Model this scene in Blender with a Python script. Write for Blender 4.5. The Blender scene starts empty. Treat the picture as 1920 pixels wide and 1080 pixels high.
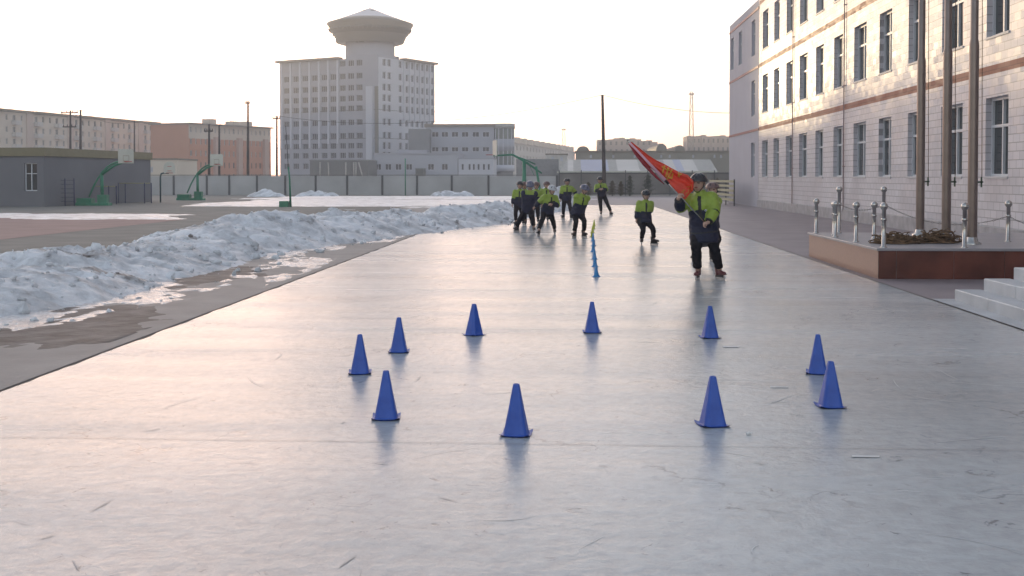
import bpy, bmesh, math, random
import numpy as np
from mathutils import Vector, Matrix, noise
R = math.radians
random.seed(7)
S = bpy.context.scene
C = S.collection

# ------------------------------------------------------------------ camera
F = 2200.0                      # focal length in photo pixels (1920 wide)
CAMZ = 1.6
YAW = math.atan(105 / F)        # camera looks a little left of the rink axis
PITCH = math.atan(60 / F)
PPY = 393.0                     # principal point row
camd = bpy.data.cameras.new('camera'); cam = bpy.data.objects.new('camera', camd); C.objects.link(cam)
camd.sensor_width = 36; camd.lens = F / 1920 * 36
camd.shift_y = -(540 - PPY) / 1920
camd.clip_start = 0.1; camd.clip_end = 5000
cam.location = (0, 0, CAMZ)
cam.rotation_euler = (R(90) - PITCH, 0, YAW)
S.camera = cam
CM = cam.rotation_euler.to_matrix()
def ray(px, py):
    return CM @ Vector(((px - 960) / F, -(py - PPY) / F, -1))
def gp(px, py, z=0.0):          # the ground point seen at a photo pixel
    d = ray(px, py); t = (z - CAMZ) / d.z
    return Vector((d.x * t, d.y * t, z))
def at(px, py, Y):              # the point seen at a photo pixel, Y metres away
    d = ray(px, py); t = Y / d.y
    return Vector((d.x * t, Y, CAMZ + d.z * t))

# ------------------------------------------------------------------ sky, sun, exposure
HAZE = .0013
SKY_TINT, SKYMAX = .52, 6.0
SUN_EL, SUN_AZ = R(2.2), R(-19.4)      # azimuth measured from +Y towards +X
w = bpy.data.worlds.new("World"); S.world = w; w.use_nodes = True
nt = w.node_tree; nt.nodes.clear()
sky = nt.nodes.new('ShaderNodeTexSky'); sky.sky_type = 'NISHITA'; sky.sun_disc = False
sky.sun_elevation = SUN_EL; sky.sun_rotation = SUN_AZ
sky.air_density = 1.0; sky.dust_density = 2.0; sky.ozone_density = 1.0; sky.altitude = 100
bg = nt.nodes.new('ShaderNodeBackground'); bg.inputs[1].default_value = 0.15
out = nt.nodes.new('ShaderNodeOutputWorld')
# sky colour graded: pale lavender mixed in, glow round the sun compressed
bwn = nt.nodes.new('ShaderNodeRGBToBW'); nt.links.new(sky.outputs[0], bwn.inputs[0])
sky_tint = nt.nodes.new('ShaderNodeVectorMath'); sky_tint.operation = 'SCALE'; sky_tint.inputs[0].default_value = (.93, .965, 1.15); nt.links.new(bwn.outputs[0], sky_tint.inputs['Scale'])
mixn = nt.nodes.new('ShaderNodeMix'); mixn.data_type = 'RGBA'; mixn.inputs[0].default_value = SKY_TINT
nt.links.new(sky.outputs[0], mixn.inputs[6]); nt.links.new(sky_tint.outputs[0], mixn.inputs[7])
den = nt.nodes.new('ShaderNodeMath'); den.operation = 'MULTIPLY_ADD'; den.inputs[1].default_value = 1 / SKYMAX; den.inputs[2].default_value = 1; nt.links.new(bwn.outputs[0], den.inputs[0])
rec = nt.nodes.new('ShaderNodeMath'); rec.operation = 'DIVIDE'; rec.inputs[0].default_value = 1; nt.links.new(den.outputs[0], rec.inputs[1])
cmp_ = nt.nodes.new('ShaderNodeVectorMath'); cmp_.operation = 'SCALE'; nt.links.new(mixn.outputs[2], cmp_.inputs[0]); nt.links.new(rec.outputs[0], cmp_.inputs['Scale'])
nt.links.new(cmp_.outputs[0], bg.inputs[0]); nt.links.new(bg.outputs[0], out.inputs[0])
sl = bpy.data.lights.new('sun', 'SUN'); sl.energy = .5; sl.angle = R(0.6); sl.color = (1, .76, .44)
so = bpy.data.objects.new('sun', sl); C.objects.link(so)
sd = Vector((math.sin(SUN_AZ) * math.cos(SUN_EL), math.cos(SUN_AZ) * math.cos(SUN_EL), math.sin(SUN_EL)))
so.rotation_euler = sd.to_track_quat('Z', 'Y').to_euler(); so.location = (-30, 60, 60)
S.view_settings.view_transform = 'Standard'; S.view_settings.look = 'None'
S.view_settings.exposure = 2.88; S.view_settings.gamma = 1
S.render.engine = 'CYCLES'
S.cycles.max_bounces = 6; S.cycles.use_denoising = True

# ------------------------------------------------------------------ materials
def N(nt, t, **kw):
    n = nt.nodes.new(t)
    for k, v in kw.items(): setattr(n, k, v)
    return n
MATS = {}
def mat(name, col, rough=.7, metal=0, var=.12, scale=3.0, bump=0., bscale=30., spec=.5, col2=None, stretch=None):
    if name in MATS: return MATS[name]
    m = bpy.data.materials.new(name); m.use_nodes = True; MATS[name] = m
    t = m.node_tree; b = t.nodes['Principled BSDF']
    b.inputs['Roughness'].default_value = rough; b.inputs['Metallic'].default_value = metal
    b.inputs['Specular IOR Level'].default_value = spec
    tc = N(t, 'ShaderNodeTexCoord'); mp = N(t, 'ShaderNodeMapping')
    t.links.new(tc.outputs['Object'], mp.inputs[0])
    if stretch: mp.inputs['Scale'].default_value = stretch
    no = N(t, 'ShaderNodeTexNoise'); no.inputs['Scale'].default_value = scale; no.inputs['Detail'].default_value = 6
    t.links.new(mp.outputs[0], no.inputs['Vector'])
    r = N(t, 'ShaderNodeValToRGB'); r.color_ramp.elements[0].position = .32; r.color_ramp.elements[1].position = .68
    c2 = col2 if col2 else tuple(min(1, c * (1 + var)) for c in col)
    c1 = col if col2 else tuple(c * (1 - var) for c in col)
    r.color_ramp.elements[0].color = (*c1, 1); r.color_ramp.elements[1].color = (*c2, 1)
    t.links.new(no.outputs[0], r.inputs[0]); t.links.new(r.outputs[0], b.inputs['Base Color'])
    if bump:
        n2 = N(t, 'ShaderNodeTexNoise'); n2.inputs['Scale'].default_value = bscale; n2.inputs['Detail'].default_value = 5
        t.links.new(mp.outputs[0], n2.inputs['Vector'])
        bp = N(t, 'ShaderNodeBump'); bp.inputs['Strength'].default_value = 1; bp.inputs['Distance'].default_value = bump
        t.links.new(n2.outputs[0], bp.inputs['Height']); t.links.new(bp.outputs[0], b.inputs['Normal'])
    return m

def math_node(t, op, a, b=None):
    n = N(t, 'ShaderNodeMath', operation=op)
    for i, v in enumerate((a, b)):
        if v is None: continue
        if isinstance(v, (int, float)): n.inputs[i].default_value = v
        else: t.links.new(v, n.inputs[i])
    return n.outputs[0]

def ice_material():
    m = bpy.data.materials.new('rink_ice'); m.use_nodes = True; t = m.node_tree; b = t.nodes['Principled BSDF']
    L = t.links.new
    tc = N(t, 'ShaderNodeTexCoord')
    def noise_(sc, det=6, stretch=(1, 1, 1), dist=0.0, rough=.55):
        mp = N(t, 'ShaderNodeMapping'); mp.inputs['Scale'].default_value = stretch; L(tc.outputs['Object'], mp.inputs[0])
        n = N(t, 'ShaderNodeTexNoise'); n.inputs['Scale'].default_value = sc; n.inputs['Detail'].default_value = det
        n.inputs['Distortion'].default_value = dist; n.inputs['Roughness'].default_value = rough
        L(mp.outputs[0], n.inputs['Vector']); return n.outputs[0]
    def ramp(src, p0, p1, c0, c1):
        r = N(t, 'ShaderNodeValToRGB'); r.color_ramp.elements[0].position = p0; r.color_ramp.elements[1].position = p1
        r.color_ramp.elements[0].color = (*c0, 1); r.color_ramp.elements[1].color = (*c1, 1); L(src, r.inputs[0]); return r.outputs[0]
    big = noise_(.35, 5, (1, .55, 1), .4)
    band = noise_(.8, 6, (.22, 1.6, 1), .3)
    fine = noise_(9, 8, (1, 1, 1), .2, .65)
    spk = noise_(38, 4, (1, .8, 1), 0, .6)
    c = ramp(big, .3, .7, (.355, .385, .405), (.52, .55, .575))
    c2 = ramp(band, .3, .7, (.84, .84, .855), (1.0, 1.0, 1.0))  # cross streaks imitate sun patches, put into the ice colour
    mx = N(t, 'ShaderNodeMix', data_type='RGBA', blend_type='MULTIPLY'); mx.inputs[0].default_value = 1
    L(c, mx.inputs[6]); L(c2, mx.inputs[7])
    c3 = ramp(fine, .36, .58, (.84, .84, .85), (1.03, 1.03, 1.03))
    mx2 = N(t, 'ShaderNodeMix', data_type='RGBA', blend_type='MULTIPLY'); mx2.inputs[0].default_value = 1
    L(mx.outputs[2], mx2.inputs[6]); L(c3, mx2.inputs[7])
    # small dark scuffs frozen in the ice
    c4 = ramp(noise_(4.5, 10, (1, 1, 1), 1.5, .72), .34, .385, (.45, .45, .47), (1, 1, 1))
    mx3 = N(t, 'ShaderNodeMix', data_type='RGBA', blend_type='MULTIPLY'); mx3.inputs[0].default_value = 1
    L(mx2.outputs[2], mx3.inputs[6]); L(c4, mx3.inputs[7])
    vo = N(t, 'ShaderNodeTexVoronoi', feature='DISTANCE_TO_EDGE'); vo.inputs['Scale'].default_value = .62
    wp = N(t, 'ShaderNodeTexNoise'); wp.inputs['Scale'].default_value = 2.2; wp.inputs['Detail'].default_value = 6; L(tc.outputs['Object'], wp.inputs['Vector'])
    wa = N(t, 'ShaderNodeVectorMath', operation='MULTIPLY_ADD'); L(wp.outputs['Color'], wa.inputs[0]); wa.inputs[1].default_value = (1.1, 1.1, 1.1); L(tc.outputs['Object'], wa.inputs[2])
    L(wa.outputs[0], vo.inputs['Vector'])
    c5 = ramp(vo.outputs['Distance'], .002, .012, (.50, .50, .52), (1, 1, 1))
    mask = ramp(noise_(.9, 4, (1, 1, 1)), .50, .60, (0, 0, 0), (1, 1, 1))
    mx4 = N(t, 'ShaderNodeMix', data_type='RGBA', blend_type='MULTIPLY'); L(mask, mx4.inputs[0]); L(mx3.outputs[2], mx4.inputs[6]); L(c5, mx4.inputs[7])
    L(mx4.outputs[2], b.inputs['Base Color'])
    rr = N(t, 'ShaderNodeMapRange'); rr.inputs[1].default_value = .3; rr.inputs[2].default_value = .7
    rr.inputs[3].default_value = .15; rr.inputs[4].default_value = .30; L(band, rr.inputs[0])
    L(rr.outputs[0], b.inputs['Roughness'])
    b.inputs['IOR'].default_value = 1.33
    h = math_node(t, 'ADD', math_node(t, 'MULTIPLY', noise_(1.1, 4, (.6, 1.2, 1), .5), .012),
                  math_node(t, 'ADD', math_node(t, 'MULTIPLY', fine, .007), math_node(t, 'MULTIPLY', spk, .0016)))
    bp = N(t, 'ShaderNodeBump'); bp.inputs['Strength'].default_value = .8; bp.inputs['Distance'].default_value = 1
    L(h, bp.inputs['Height']); L(bp.outputs[0], b.inputs['Normal'])
    return m

def snow_material(name='berm_snow', dirt=.85, rough=.55):
    m = bpy.data.materials.new(name); m.use_nodes = True; t = m.node_tree; b = t.nodes['Principled BSDF']; L = t.links.new
    tc = N(t, 'ShaderNodeTexCoord')
    def nz(sc, det=8, r=.6, d=0):
        n = N(t, 'ShaderNodeTexNoise'); n.inputs['Scale'].default_value = sc; n.inputs['Detail'].default_value = det
        n.inputs['Roughness'].default_value = r; n.inputs['Distortion'].default_value = d
        L(tc.outputs['Object'], n.inputs['Vector']); return n.outputs[0]
    def ramp(src, p0, p1, c0, c1):
        r = N(t, 'ShaderNodeValToRGB'); r.color_ramp.elements[0].position = p0; r.color_ramp.elements[1].position = p1
        r.color_ramp.elements[0].color = (*c0, 1); r.color_ramp.elements[1].color = (*c1, 1); L(src, r.inputs[0]); return r.outputs[0]
    a = ramp(nz(1.3, 10, .7, .6), .36, .60, (.46, .46, .48), (.88, .89, .93))
    d = ramp(nz(.55, 8, .68), .33, .41, (.20, .15, .12), (1, 1, 1))
    mx = N(t, 'ShaderNodeMix', data_type='RGBA', blend_type='MULTIPLY'); mx.inputs[0].default_value = dirt
    L(a, mx.inputs[6]); L(d, mx.inputs[7]); L(mx.outputs[2], b.inputs['Base Color'])
    b.inputs['Roughness'].default_value = rough
    h = math_node(t, 'ADD', math_node(t, 'MULTIPLY', nz(5, 9, .7, .4), .09), math_node(t, 'MULTIPLY', nz(28, 5), .015))
    bp = N(t, 'ShaderNodeBump'); bp.inputs['Strength'].default_value = .9; bp.inputs['Distance'].default_value = 1
    L(h, bp.inputs['Height']); L(bp.outputs[0], b.inputs['Normal'])
    return m

def tile_material(name, base, rough=.22, tw=.40, th=.20, tilt=.05, joint=.55):
    """glazed wall tiles, each set at a very slightly different angle; coordinates: local x along the wall, z up"""
    m = bpy.data.materials.new(name); m.use_nodes = True; t = m.node_tree; b = t.nodes['Principled BSDF']; L = t.links.new
    g = N(t, 'ShaderNodeTexCoord'); sx = N(t, 'ShaderNodeSeparateXYZ'); L(g.outputs['Object'], sx.inputs[0])
    u = math_node(t, 'DIVIDE', sx.outputs[0], tw); v = math_node(t, 'DIVIDE', sx.outputs[2], th)
    fv = math_node(t, 'FLOOR', v)
    off = math_node(t, 'MULTIPLY', math_node(t, 'MODULO', fv, 2.0), .5)
    u2 = math_node(t, 'ADD', u, off)
    fu = math_node(t, 'FLOOR', u2)
    cm = N(t, 'ShaderNodeCombineXYZ'); L(fu, cm.inputs[0]); L(fv, cm.inputs[1])
    wn = N(t, 'ShaderNodeTexWhiteNoise', noise_dimensions='3D'); L(cm.outputs[0], wn.inputs['Vector'])
    # joint mask
    fru = math_node(t, 'FRACT', u2); frv = math_node(t, 'FRACT', v)
    ju = math_node(t, 'LESS_THAN', fru, .018 / tw); jv = math_node(t, 'LESS_THAN', frv, .022 / th)
    j = math_node(t, 'MAXIMUM', ju, jv)
    r = N(t, 'ShaderNodeValToRGB'); L(wn.outputs['Value'], r.inputs[0])
    r.color_ramp.elements[0].color = (*[c * .88 for c in base], 1); r.color_ramp.elements[1].color = (*base, 1)
    st = N(t, 'ShaderNodeTexNoise'); st.inputs['Scale'].default_value = .5; st.inputs['Detail'].default_value = 7; L(g.outputs['Object'], st.inputs['Vector'])
    rs = N(t, 'ShaderNodeValToRGB'); rs.color_ramp.elements[0].position = .35; rs.color_ramp.elements[1].position = .6
    rs.color_ramp.elements[0].color = (.86, .84, .84, 1); rs.color_ramp.elements[1].color = (1, 1, 1, 1); L(st.outputs[0], rs.inputs[0])
    mm = N(t, 'ShaderNodeMix', data_type='RGBA', blend_type='MULTIPLY'); mm.inputs[0].default_value = 1
    L(r.outputs[0], mm.inputs[6]); L(rs.outputs[0], mm.inputs[7])
    mx = N(t, 'ShaderNodeMix', data_type='RGBA'); L(j, mx.inputs[0]); L(mm.outputs[2], mx.inputs[6])
    mx.inputs[7].default_value = (*[c * joint for c in base], 1)
    L(mx.outputs[2], b.inputs['Base Color'])
    rm = N(t, 'ShaderNodeMapRange'); L(wn.outputs['Value'], rm.inputs[0]); rm.inputs[3].default_value = rough; rm.inputs[4].default_value = rough + .18
    L(rm.outputs[0], b.inputs['Roughness'])
    ge = N(t, 'ShaderNodeNewGeometry')
    vs = N(t, 'ShaderNodeVectorMath', operation='SUBTRACT'); L(wn.outputs['Color'], vs.inputs[0]); vs.inputs[1].default_value = (.5, .5, .5)
    vm = N(t, 'ShaderNodeVectorMath', operation='SCALE'); L(vs.outputs[0], vm.inputs[0]); vm.inputs['Scale'].default_value = tilt
    va = N(t, 'ShaderNodeVectorMath', operation='ADD'); L(ge.outputs['Normal'], va.inputs[0]); L(vm.outputs[0], va.inputs[1])
    vn = N(t, 'ShaderNodeVectorMath', operation='NORMALIZE'); L(va.outputs[0], vn.inputs[0]); L(vn.outputs[0], b.inputs['Normal'])
    return m

# ------------------------------------------------------------------ mesh helpers
class MB:
    def __init__(s): s.v = []; s.f = []; s.m = []; s.sm = []; s.T = None
    def add(s, vs, fs, mi=0, smooth=False):
        o = len(s.v)
        for p in vs:
            p = Vector(p)
            if s.T is not None: p = s.T @ p
            s.v.append(tuple(p))
        for f in fs:
            s.f.append(tuple(i + o for i in f)); s.m.append(mi); s.sm.append(smooth)
        return s
    def quad(s, a, b, c, d, mi=0): return s.add([a, b, c, d], [(0, 1, 2, 3)], mi)
    def box(s, x0, x1, y0, y1, z0, z1, mi=0):
        v = [(x0, y0, z0), (x1, y0, z0), (x1, y1, z0), (x0, y1, z0), (x0, y0, z1), (x1, y0, z1), (x1, y1, z1), (x0, y1, z1)]
        return s.add(v, [(0, 3, 2, 1), (4, 5, 6, 7), (0, 1, 5, 4), (1, 2, 6, 5), (2, 3, 7, 6), (3, 0, 4, 7)], mi)
    def bbox(s, x0, x1, y0, y1, z0, z1, b=.01, mi=0):
        """box with chamfered edges along its top"""
        v = [(x0, y0, z0), (x1, y0, z0), (x1, y1, z0), (x0, y1, z0), (x0, y0, z1 - b), (x1, y0, z1 - b), (x1, y1, z1 - b), (x0, y1, z1 - b),
             (x0 + b, y0 + b, z1), (x1 - b, y0 + b, z1), (x1 - b, y1 - b, z1), (x0 + b, y1 - b, z1)]
        return s.add(v, [(0, 3, 2, 1), (8, 9, 10, 11), (0, 1, 5, 4), (1, 2, 6, 5), (2, 3, 7, 6), (3, 0, 4, 7),
                         (4, 5, 9, 8), (5, 6, 10, 9), (6, 7, 11, 10), (7, 4, 8, 11)], mi)
    def loft(s, pts, rad, n=10, xd=None, mi=0, smooth=True):
        """closed tube through pts; rad: radius or (rx, ry) per point; xd: direction of rx"""
        pts = [Vector(p) for p in pts]; rings = []
        vs = []; fs = []
        up = None
        for i, p in enumerate(pts):
            d = (pts[min(i + 1, len(pts) - 1)] - pts[max(i - 1, 0)])
            if d.length < 1e-9: d = Vector((0, 0, 1))
            d.normalize()
            x = Vector(xd) if xd is not None else (up if up is not None else (Vector((1, 0, 0)) if abs(d.x) < .9 else Vector((0, 1, 0))))
            x = x - d * x.dot(d)
            if x.length < 1e-6: x = d.orthogonal()
            x.normalize(); up = x; y = d.cross(x)
            r = rad[i] if isinstance(rad, (list, tuple)) else rad
            rx, ry = r if isinstance(r, (list, tuple)) else (r, r)
            for k in range(n):
                a = 2 * math.pi * k / n
                vs.append(p + x * (rx * math.cos(a)) + y * (ry * math.sin(a)))
        m = len(pts)
        for i in range(m - 1):
            for k in range(n):
                k2 = (k + 1) % n
                fs.append((i * n + k, i * n + k2, (i + 1) * n + k2, (i + 1) * n + k))
        fs.append(tuple(reversed(range(n)))); fs.append(tuple((m - 1) * n + k for k in range(n)))
        return s.add(vs, fs, mi, smooth)
    def cap(s, a, b, ra, rb, n=10, mi=0):
        """tapered capsule"""
        a = Vector(a); b = Vector(b); d = b - a; L = d.length
        d = d / L if L > 1e-6 else Vector((0, 0, 1))
        P = []; Rr = []
        for t in (-1, -.85, -.5, 0): P.append(a + d * (ra * t)); Rr.append(max(1e-4, ra * math.sqrt(max(0, 1 - t * t))))
        for t in (0, .5, .85, 1): P.append(b + d * (rb * t)); Rr.append(max(1e-4, rb * math.sqrt(max(0, 1 - t * t))))
        return s.loft(P, Rr, n, mi=mi)
    def ell(s, c, rx, ry, rz, n=14, m=9, mi=0, M=None):
        vs = []; fs = []; c = Vector(c)
        for i in range(m + 1):
            th = math.pi * i / m
            for k in range(n):
                a = 2 * math.pi * k / n
                p = Vector((rx * math.sin(th) * math.cos(a), ry * math.sin(th) * math.sin(a), -rz * math.cos(th)))
                if i in (0, m): p = Vector((1e-4 * math.cos(a), 1e-4 * math.sin(a), p.z))
                if M is not None: p = M @ p
                vs.append(c + p)
        for i in range(m):
            for k in range(n):
                k2 = (k + 1) % n
                fs.append((i * n + k, i * n + k2, (i + 1) * n + k2, (i + 1) * n + k))
        fs.append(tuple(reversed(range(n)))); fs.append(tuple(m * n + k for k in range(n)))
        return s.add(vs, fs, mi, True)
    def lathe(s, prof, n=32, mi=0, smooth=True, ctr=(0, 0, 0)):
        vs = []; fs = []
        for r, z in prof:
            for k in range(n):
                a = 2 * math.pi * k / n
                vs.append((ctr[0] + r * math.cos(a), ctr[1] + r * math.sin(a), ctr[2] + z))
        for i in range(len(prof) - 1):
            for k in range(n):
                k2 = (k + 1) % n
                fs.append((i * n + k, i * n + k2, (i + 1) * n + k2, (i + 1) * n + k))
        return s.add(vs, fs, mi, smooth)
    def data(s, name, mats):
        me = bpy.data.meshes.new(name); me.from_pydata(s.v, [], s.f)
        for m in (mats if isinstance(mats, (list, tuple)) else [mats]): me.materials.append(m)
        me.polygons.foreach_set('material_index', s.m); me.polygons.foreach_set('use_smooth', s.sm)
        me.update(); return me
    def build(s, name, mats, parent=None):
        o = bpy.data.objects.new(name, s.data(name, mats)); C.objects.link(o)
        if parent is not None: o.parent = parent
        return o
def tag(o, label, cat, group=None):
    o['label'] = label; o['category'] = cat
    if group: o['group'] = group
    return o
def thing(name, label, cat, loc=(0, 0, 0), rz=0, group=None):
    o = bpy.data.objects.new(name, None); C.objects.link(o); o.location = loc; o.rotation_euler = (0, 0, rz)
    o.empty_display_size = .2
    return tag(o, label, cat, group)
def struct(o, kind='structure'): o['kind'] = kind; return o
def dup(root, loc, rz, label, group=None):
    r = root.copy(); C.objects.link(r); r.location = loc; r.rotation_euler = (0, 0, rz); r['label'] = label
    if group: r['group'] = group
    for ch in list(root.children):
        c = ch.copy(); C.objects.link(c); c.parent = r
        for g in ch.children:
            d = g.copy(); C.objects.link(d); d.parent = c
    return r
def sheet(name, pts, z, m):
    b = MB(); b.add([(x, y, z) for x, y in pts], [tuple(range(len(pts)))]); o = b.build(name, m); return struct(o)
def fr(v, o=6, H=1.0): return noise.fractal(Vector(v), H, 2.0, o)

# ------------------------------------------------------------------ colours
M_conc = mat('concrete_ground', (.20, .185, .165), .8, var=.16, scale=.8, bump=.01, bscale=14)
M_pave = mat('plain_pavement', (.19, .185, .185), .6, var=.2, scale=1.3, bump=.006, bscale=20)
M_mauve = mat('mauve_paving', (.24, .20, .215), .55, var=.16, scale=.9, bump=.006, bscale=18)
M_redp = mat('red_paving', (.25, .15, .14), .7, var=.15, scale=.7, bump=.006, bscale=18)
M_gap = mat('dark_gap', (.035, .033, .035), .8)
M_ice = ice_material()
M_snow = snow_material()
M_slush = snow_material('field_snow', .25, .35)
M_tile = tile_material('white_glazed_tile', (.68, .66, .70), .30, tilt=.05, joint=.50)
M_band = tile_material('terracotta_tile', (.36, .13, .085), .5, .40, .2, .04)
M_plaster = mat('lavender_plaster', (.46, .45, .51), .7, var=.05, scale=.6)
M_bandp = mat('maroon_paint', (.25, .08, .09), .5)
M_pvc = mat('white_window_frame', (.62, .64, .68), .35, var=.04)
M_glass = mat('window_glass', (.035, .045, .05), .03, var=.3, scale=.7, spec=.9)
M_sill = mat('pale_stone', (.5, .49, .51), .5, var=.08)
M_plinth = mat('plinth_stone', (.35, .34, .36), .6, var=.2, scale=3)
M_steel = mat('stainless_steel', (.50, .48, .46), .22, 1, var=.05)
M_polesteel = mat('brushed_pole', (.23, .185, .17), .32, .8, var=.1)
M_marble = mat('step_stone', (.46, .48, .51), .42, var=.14, scale=2.2)
M_granite = mat('polished_red_granite', (.12, .036, .024), .25, var=.45, scale=1.5, spec=.6)
M_granite2 = mat('tan_granite', (.29, .155, .11), .35, var=.12, scale=20)
M_cap = mat('platform_top', (.31, .29, .31), .4, var=.1, scale=2)
M_blue = mat('blue_cone_plastic', (.014, .065, .36), .42, scale=11, col2=(.026, .095, .45))
M_cyan = mat('blue_marker_plastic', (.02, .20, .48), .38, var=.05)
M_yel = mat('yellow_marker_plastic', (.52, .55, .05), .4, var=.05)
M_green = mat('green_hoop_paint', (.03, .20, .12), .45, var=.15)
M_dkblue = mat('dark_blue_paint', (.03, .035, .10), .45)
M_ybar = mat('yellowed_bar_paint', (.33, .31, .16), .5)
M_white = mat('board_white', (.58, .57, .50), .35, var=.05)
M_redr = mat('red_ring_paint', (.45, .04, .03), .5)
M_rope = mat('brown_rope_straw', (.17, .105, .06), .9, var=.45, scale=14, bump=.01, bscale=60)
M_dark = mat('weathered_dark_wood', (.06, .05, .05), .8, var=.3)
M_fence = mat('grey_fence_panel', (.45, .44, .44), .75, var=.14, scale=.35)
M_fence2 = mat('brown_fence_panel', (.21, .195, .185), .75, var=.2, scale=.5)
M_fpost = mat('dark_fence_post', (.10, .10, .11), .7)
M_far = mat('tower_grey', (.40, .395, .445), .7, var=.05, scale=.1)
M_far2 = mat('tower_pale', (.60, .60, .66), .7, var=.05, scale=.1)
M_recess = mat('tower_infill', (.40, .385, .42), .7, var=.05, scale=.1)
M_wing = mat('wing_wall', (.43, .435, .49), .7, var=.05, scale=.1)
M_saucer = mat('saucer_cladding', (.19, .175, .155), .35, var=.06, scale=.2)
M_saucer2 = mat('saucer_band', (.09, .085, .08), .3, var=.06, scale=.2)
M_dglass = mat('far_window', (.045, .045, .055), .15, var=.3, scale=.15)
M_roofb = mat('brown_roof_edge', (.25, .21, .18), .7)
M_smoke = mat('smoke_grey_render', (.23, .23, .24), .8, var=.1, scale=.3)
M_ap1 = mat('apartment_cream', (.68, .59, .50), .8, var=.06, scale=.1)
M_ap1b = mat('apartment_rose', (.60, .48, .42), .8, var=.06, scale=.1)
M_ap2 = mat('apartment_orange', (.58, .26, .15), .8, var=.06, scale=.1)
M_ap2b = mat('apartment_buff', (.56, .40, .34), .8, var=.05, scale=.1)
M_bal = mat('balcony_white', (.60, .57, .55), .7)
M_gbld = mat('charcoal_render', (.17, .17, .19), .8, var=.08, scale=.4)
M_par = mat('olive_parapet', (.22, .19, .12), .7, var=.06)
M_metal = mat('pale_sheet_roof', (.42, .40, .38), .4, var=.08, scale=.5)
M_metalb = mat('blue_sheet_roof', (.24, .27, .40), .4, var=.05, scale=.5)
M_pink = mat('far_pink_wall', (.42, .33, .29), .9, var=.05, scale=.05)
M_leaf = mat('evergreen_leaf', (.035, .045, .03), .7, var=.4, scale=3)
M_brnleaf = mat('winter_brown_leaf', (.09, .07, .045), .8, var=.4, scale=3)
M_navy = mat('navy_nylon', (.015, .017, .042), .6, spec=.3, var=.25, scale=8, bump=.006, bscale=22)
M_black = mat('black_trouser', (.009, .008, .013), .75, spec=.2, var=.25, scale=8, bump=.006, bscale=22)
M_lime = mat('lime_nylon', (.26, .35, .045), .5, var=.12, scale=8, bump=.006, bscale=22)
M_blk = mat('black_trim', (.012, .011, .014), .5)
M_skin = mat('skin', (.50, .31, .24), .55, var=.06, scale=10)
M_hair = mat('dark_hair', (.02, .014, .012), .6)
M_lip = mat('lip', (.32, .10, .09), .5)
M_helm = mat('black_helmet_shell', (.025, .025, .032), .25, var=.2)
M_helmg = mat('grey_helmet_shell', (.14, .14, .20), .22, var=.1)
M_helmr = mat('dull_red_helmet_shell', (.16, .09, .085), .3, var=.15)
M_helmw = mat('white_helmet_shell', (.50, .50, .52), .25, var=.05)
M_boot = mat('black_boot', (.03, .022, .025), .4)
M_bootr = mat('maroon_boot', (.13, .03, .035), .4)
M_wheel = mat('pale_wheel', (.55, .50, .48), .4)
M_flag = mat('red_silk', (.72, .06, .03), .55, var=.12, scale=5, bump=.004, bscale=14)
M_gold = mat('gold_print', (.62, .34, .04), .5)
M_sleeve = mat('pink_pole_sleeve', (.62, .36, .44), .6)
M_paint = mat('white_floor_paint', (.66, .66, .66), .5)

# ------------------------------------------------------------------ ground
b = MB(); b.add([(-2500, -300, 0), (2500, -300, 0), (2500, 4000, 0), (-2500, 4000, 0)], [(0, 1, 2, 3)])
struct(b.build('ground', M_conc))
sheet('red_paving', [(-70, -5), (-14.6, -5), (-14.6, 44), (-19, 51), (-70, 51)], .004, M_redp)
sheet('left_pavement', [(-8.2, -8), (-4.26, -8), (-4.26, 72), (-8.2, 72)], .005, M_pave)
sheet('pavement', [(4.76, -8), (10.3, -8), (10.3, 100), (-3.5, 100), (-3.5, 68.2), (4.76, 68.2)], .005, M_mauve)
sheet('expansion_gap_left', [(-4.26, -8), (-4.2, -8), (-4.2, 68), (-4.26, 68)], .002, M_gap)
rk = []
edge_ = [(-4.2 + .035 * fr((y_ * 1.7, 2, 9), 5), y_) for y_ in np.arange(68, -8, -.16)]
bI = MB()      # strips from the ragged left edge to the straight right edge
for (xa, ya), (xb_, yb) in zip(edge_, edge_[1:]): bI.quad((xb_, yb, .010), (4.71, yb, .010), (4.71, ya, .010), (xa, ya, .010))
struct(bI.build('ice_rink', M_ice))
rs_ = random.Random(11)
for nm, cl_, cnt_ in (('blade_scratches', (.50, .525, .55), 110), ('dark_scuffs', (.33, .34, .355), 130)):
    bS = MB()
    for i in range(cnt_):
        cx, cy = rs_.uniform(-4.0, 4.5), 3.8 + 26 * rs_.random() ** 1.8; a0 = rs_.gauss(0 if nm[0] == 'b' else .6, .9) + (math.pi / 2 if rs_.random() < .5 else 0)
        ln_ = rs_.uniform(.15, .7) if nm[0] == 'b' else rs_.uniform(.03, .22); cv = rs_.gauss(0, .5); w_ = rs_.uniform(.002, .0045) if nm[0] == 'b' else rs_.uniform(.002, .006); n_ = 9
        px_, py_, L1 = cx, cy, []
        for k in range(n_ + 1):
            a = a0 + cv * k / n_; t_w = w_ * math.sin(math.pi * (k + .3) / (n_ + .6)); L1.append(((px_ - t_w * math.sin(a)), (py_ + t_w * math.cos(a)), px_ + t_w * math.sin(a), py_ - t_w * math.cos(a))); px_ += ln_ / n_ * math.cos(a); py_ += ln_ / n_ * math.sin(a)
        if max(abs(L1[-1][0]), abs(L1[0][0])) > 4.15: continue
        for p_, q_ in zip(L1, L1[1:]): bS.quad((p_[2], p_[3], .0125), (q_[2], q_[3], .0125), (q_[0], q_[1], .0125), (p_[0], p_[1], .0125))
    struct(bS.build(nm, mat(nm + '_ice', cl_, .4, var=.1)), 'stuff')
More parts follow.
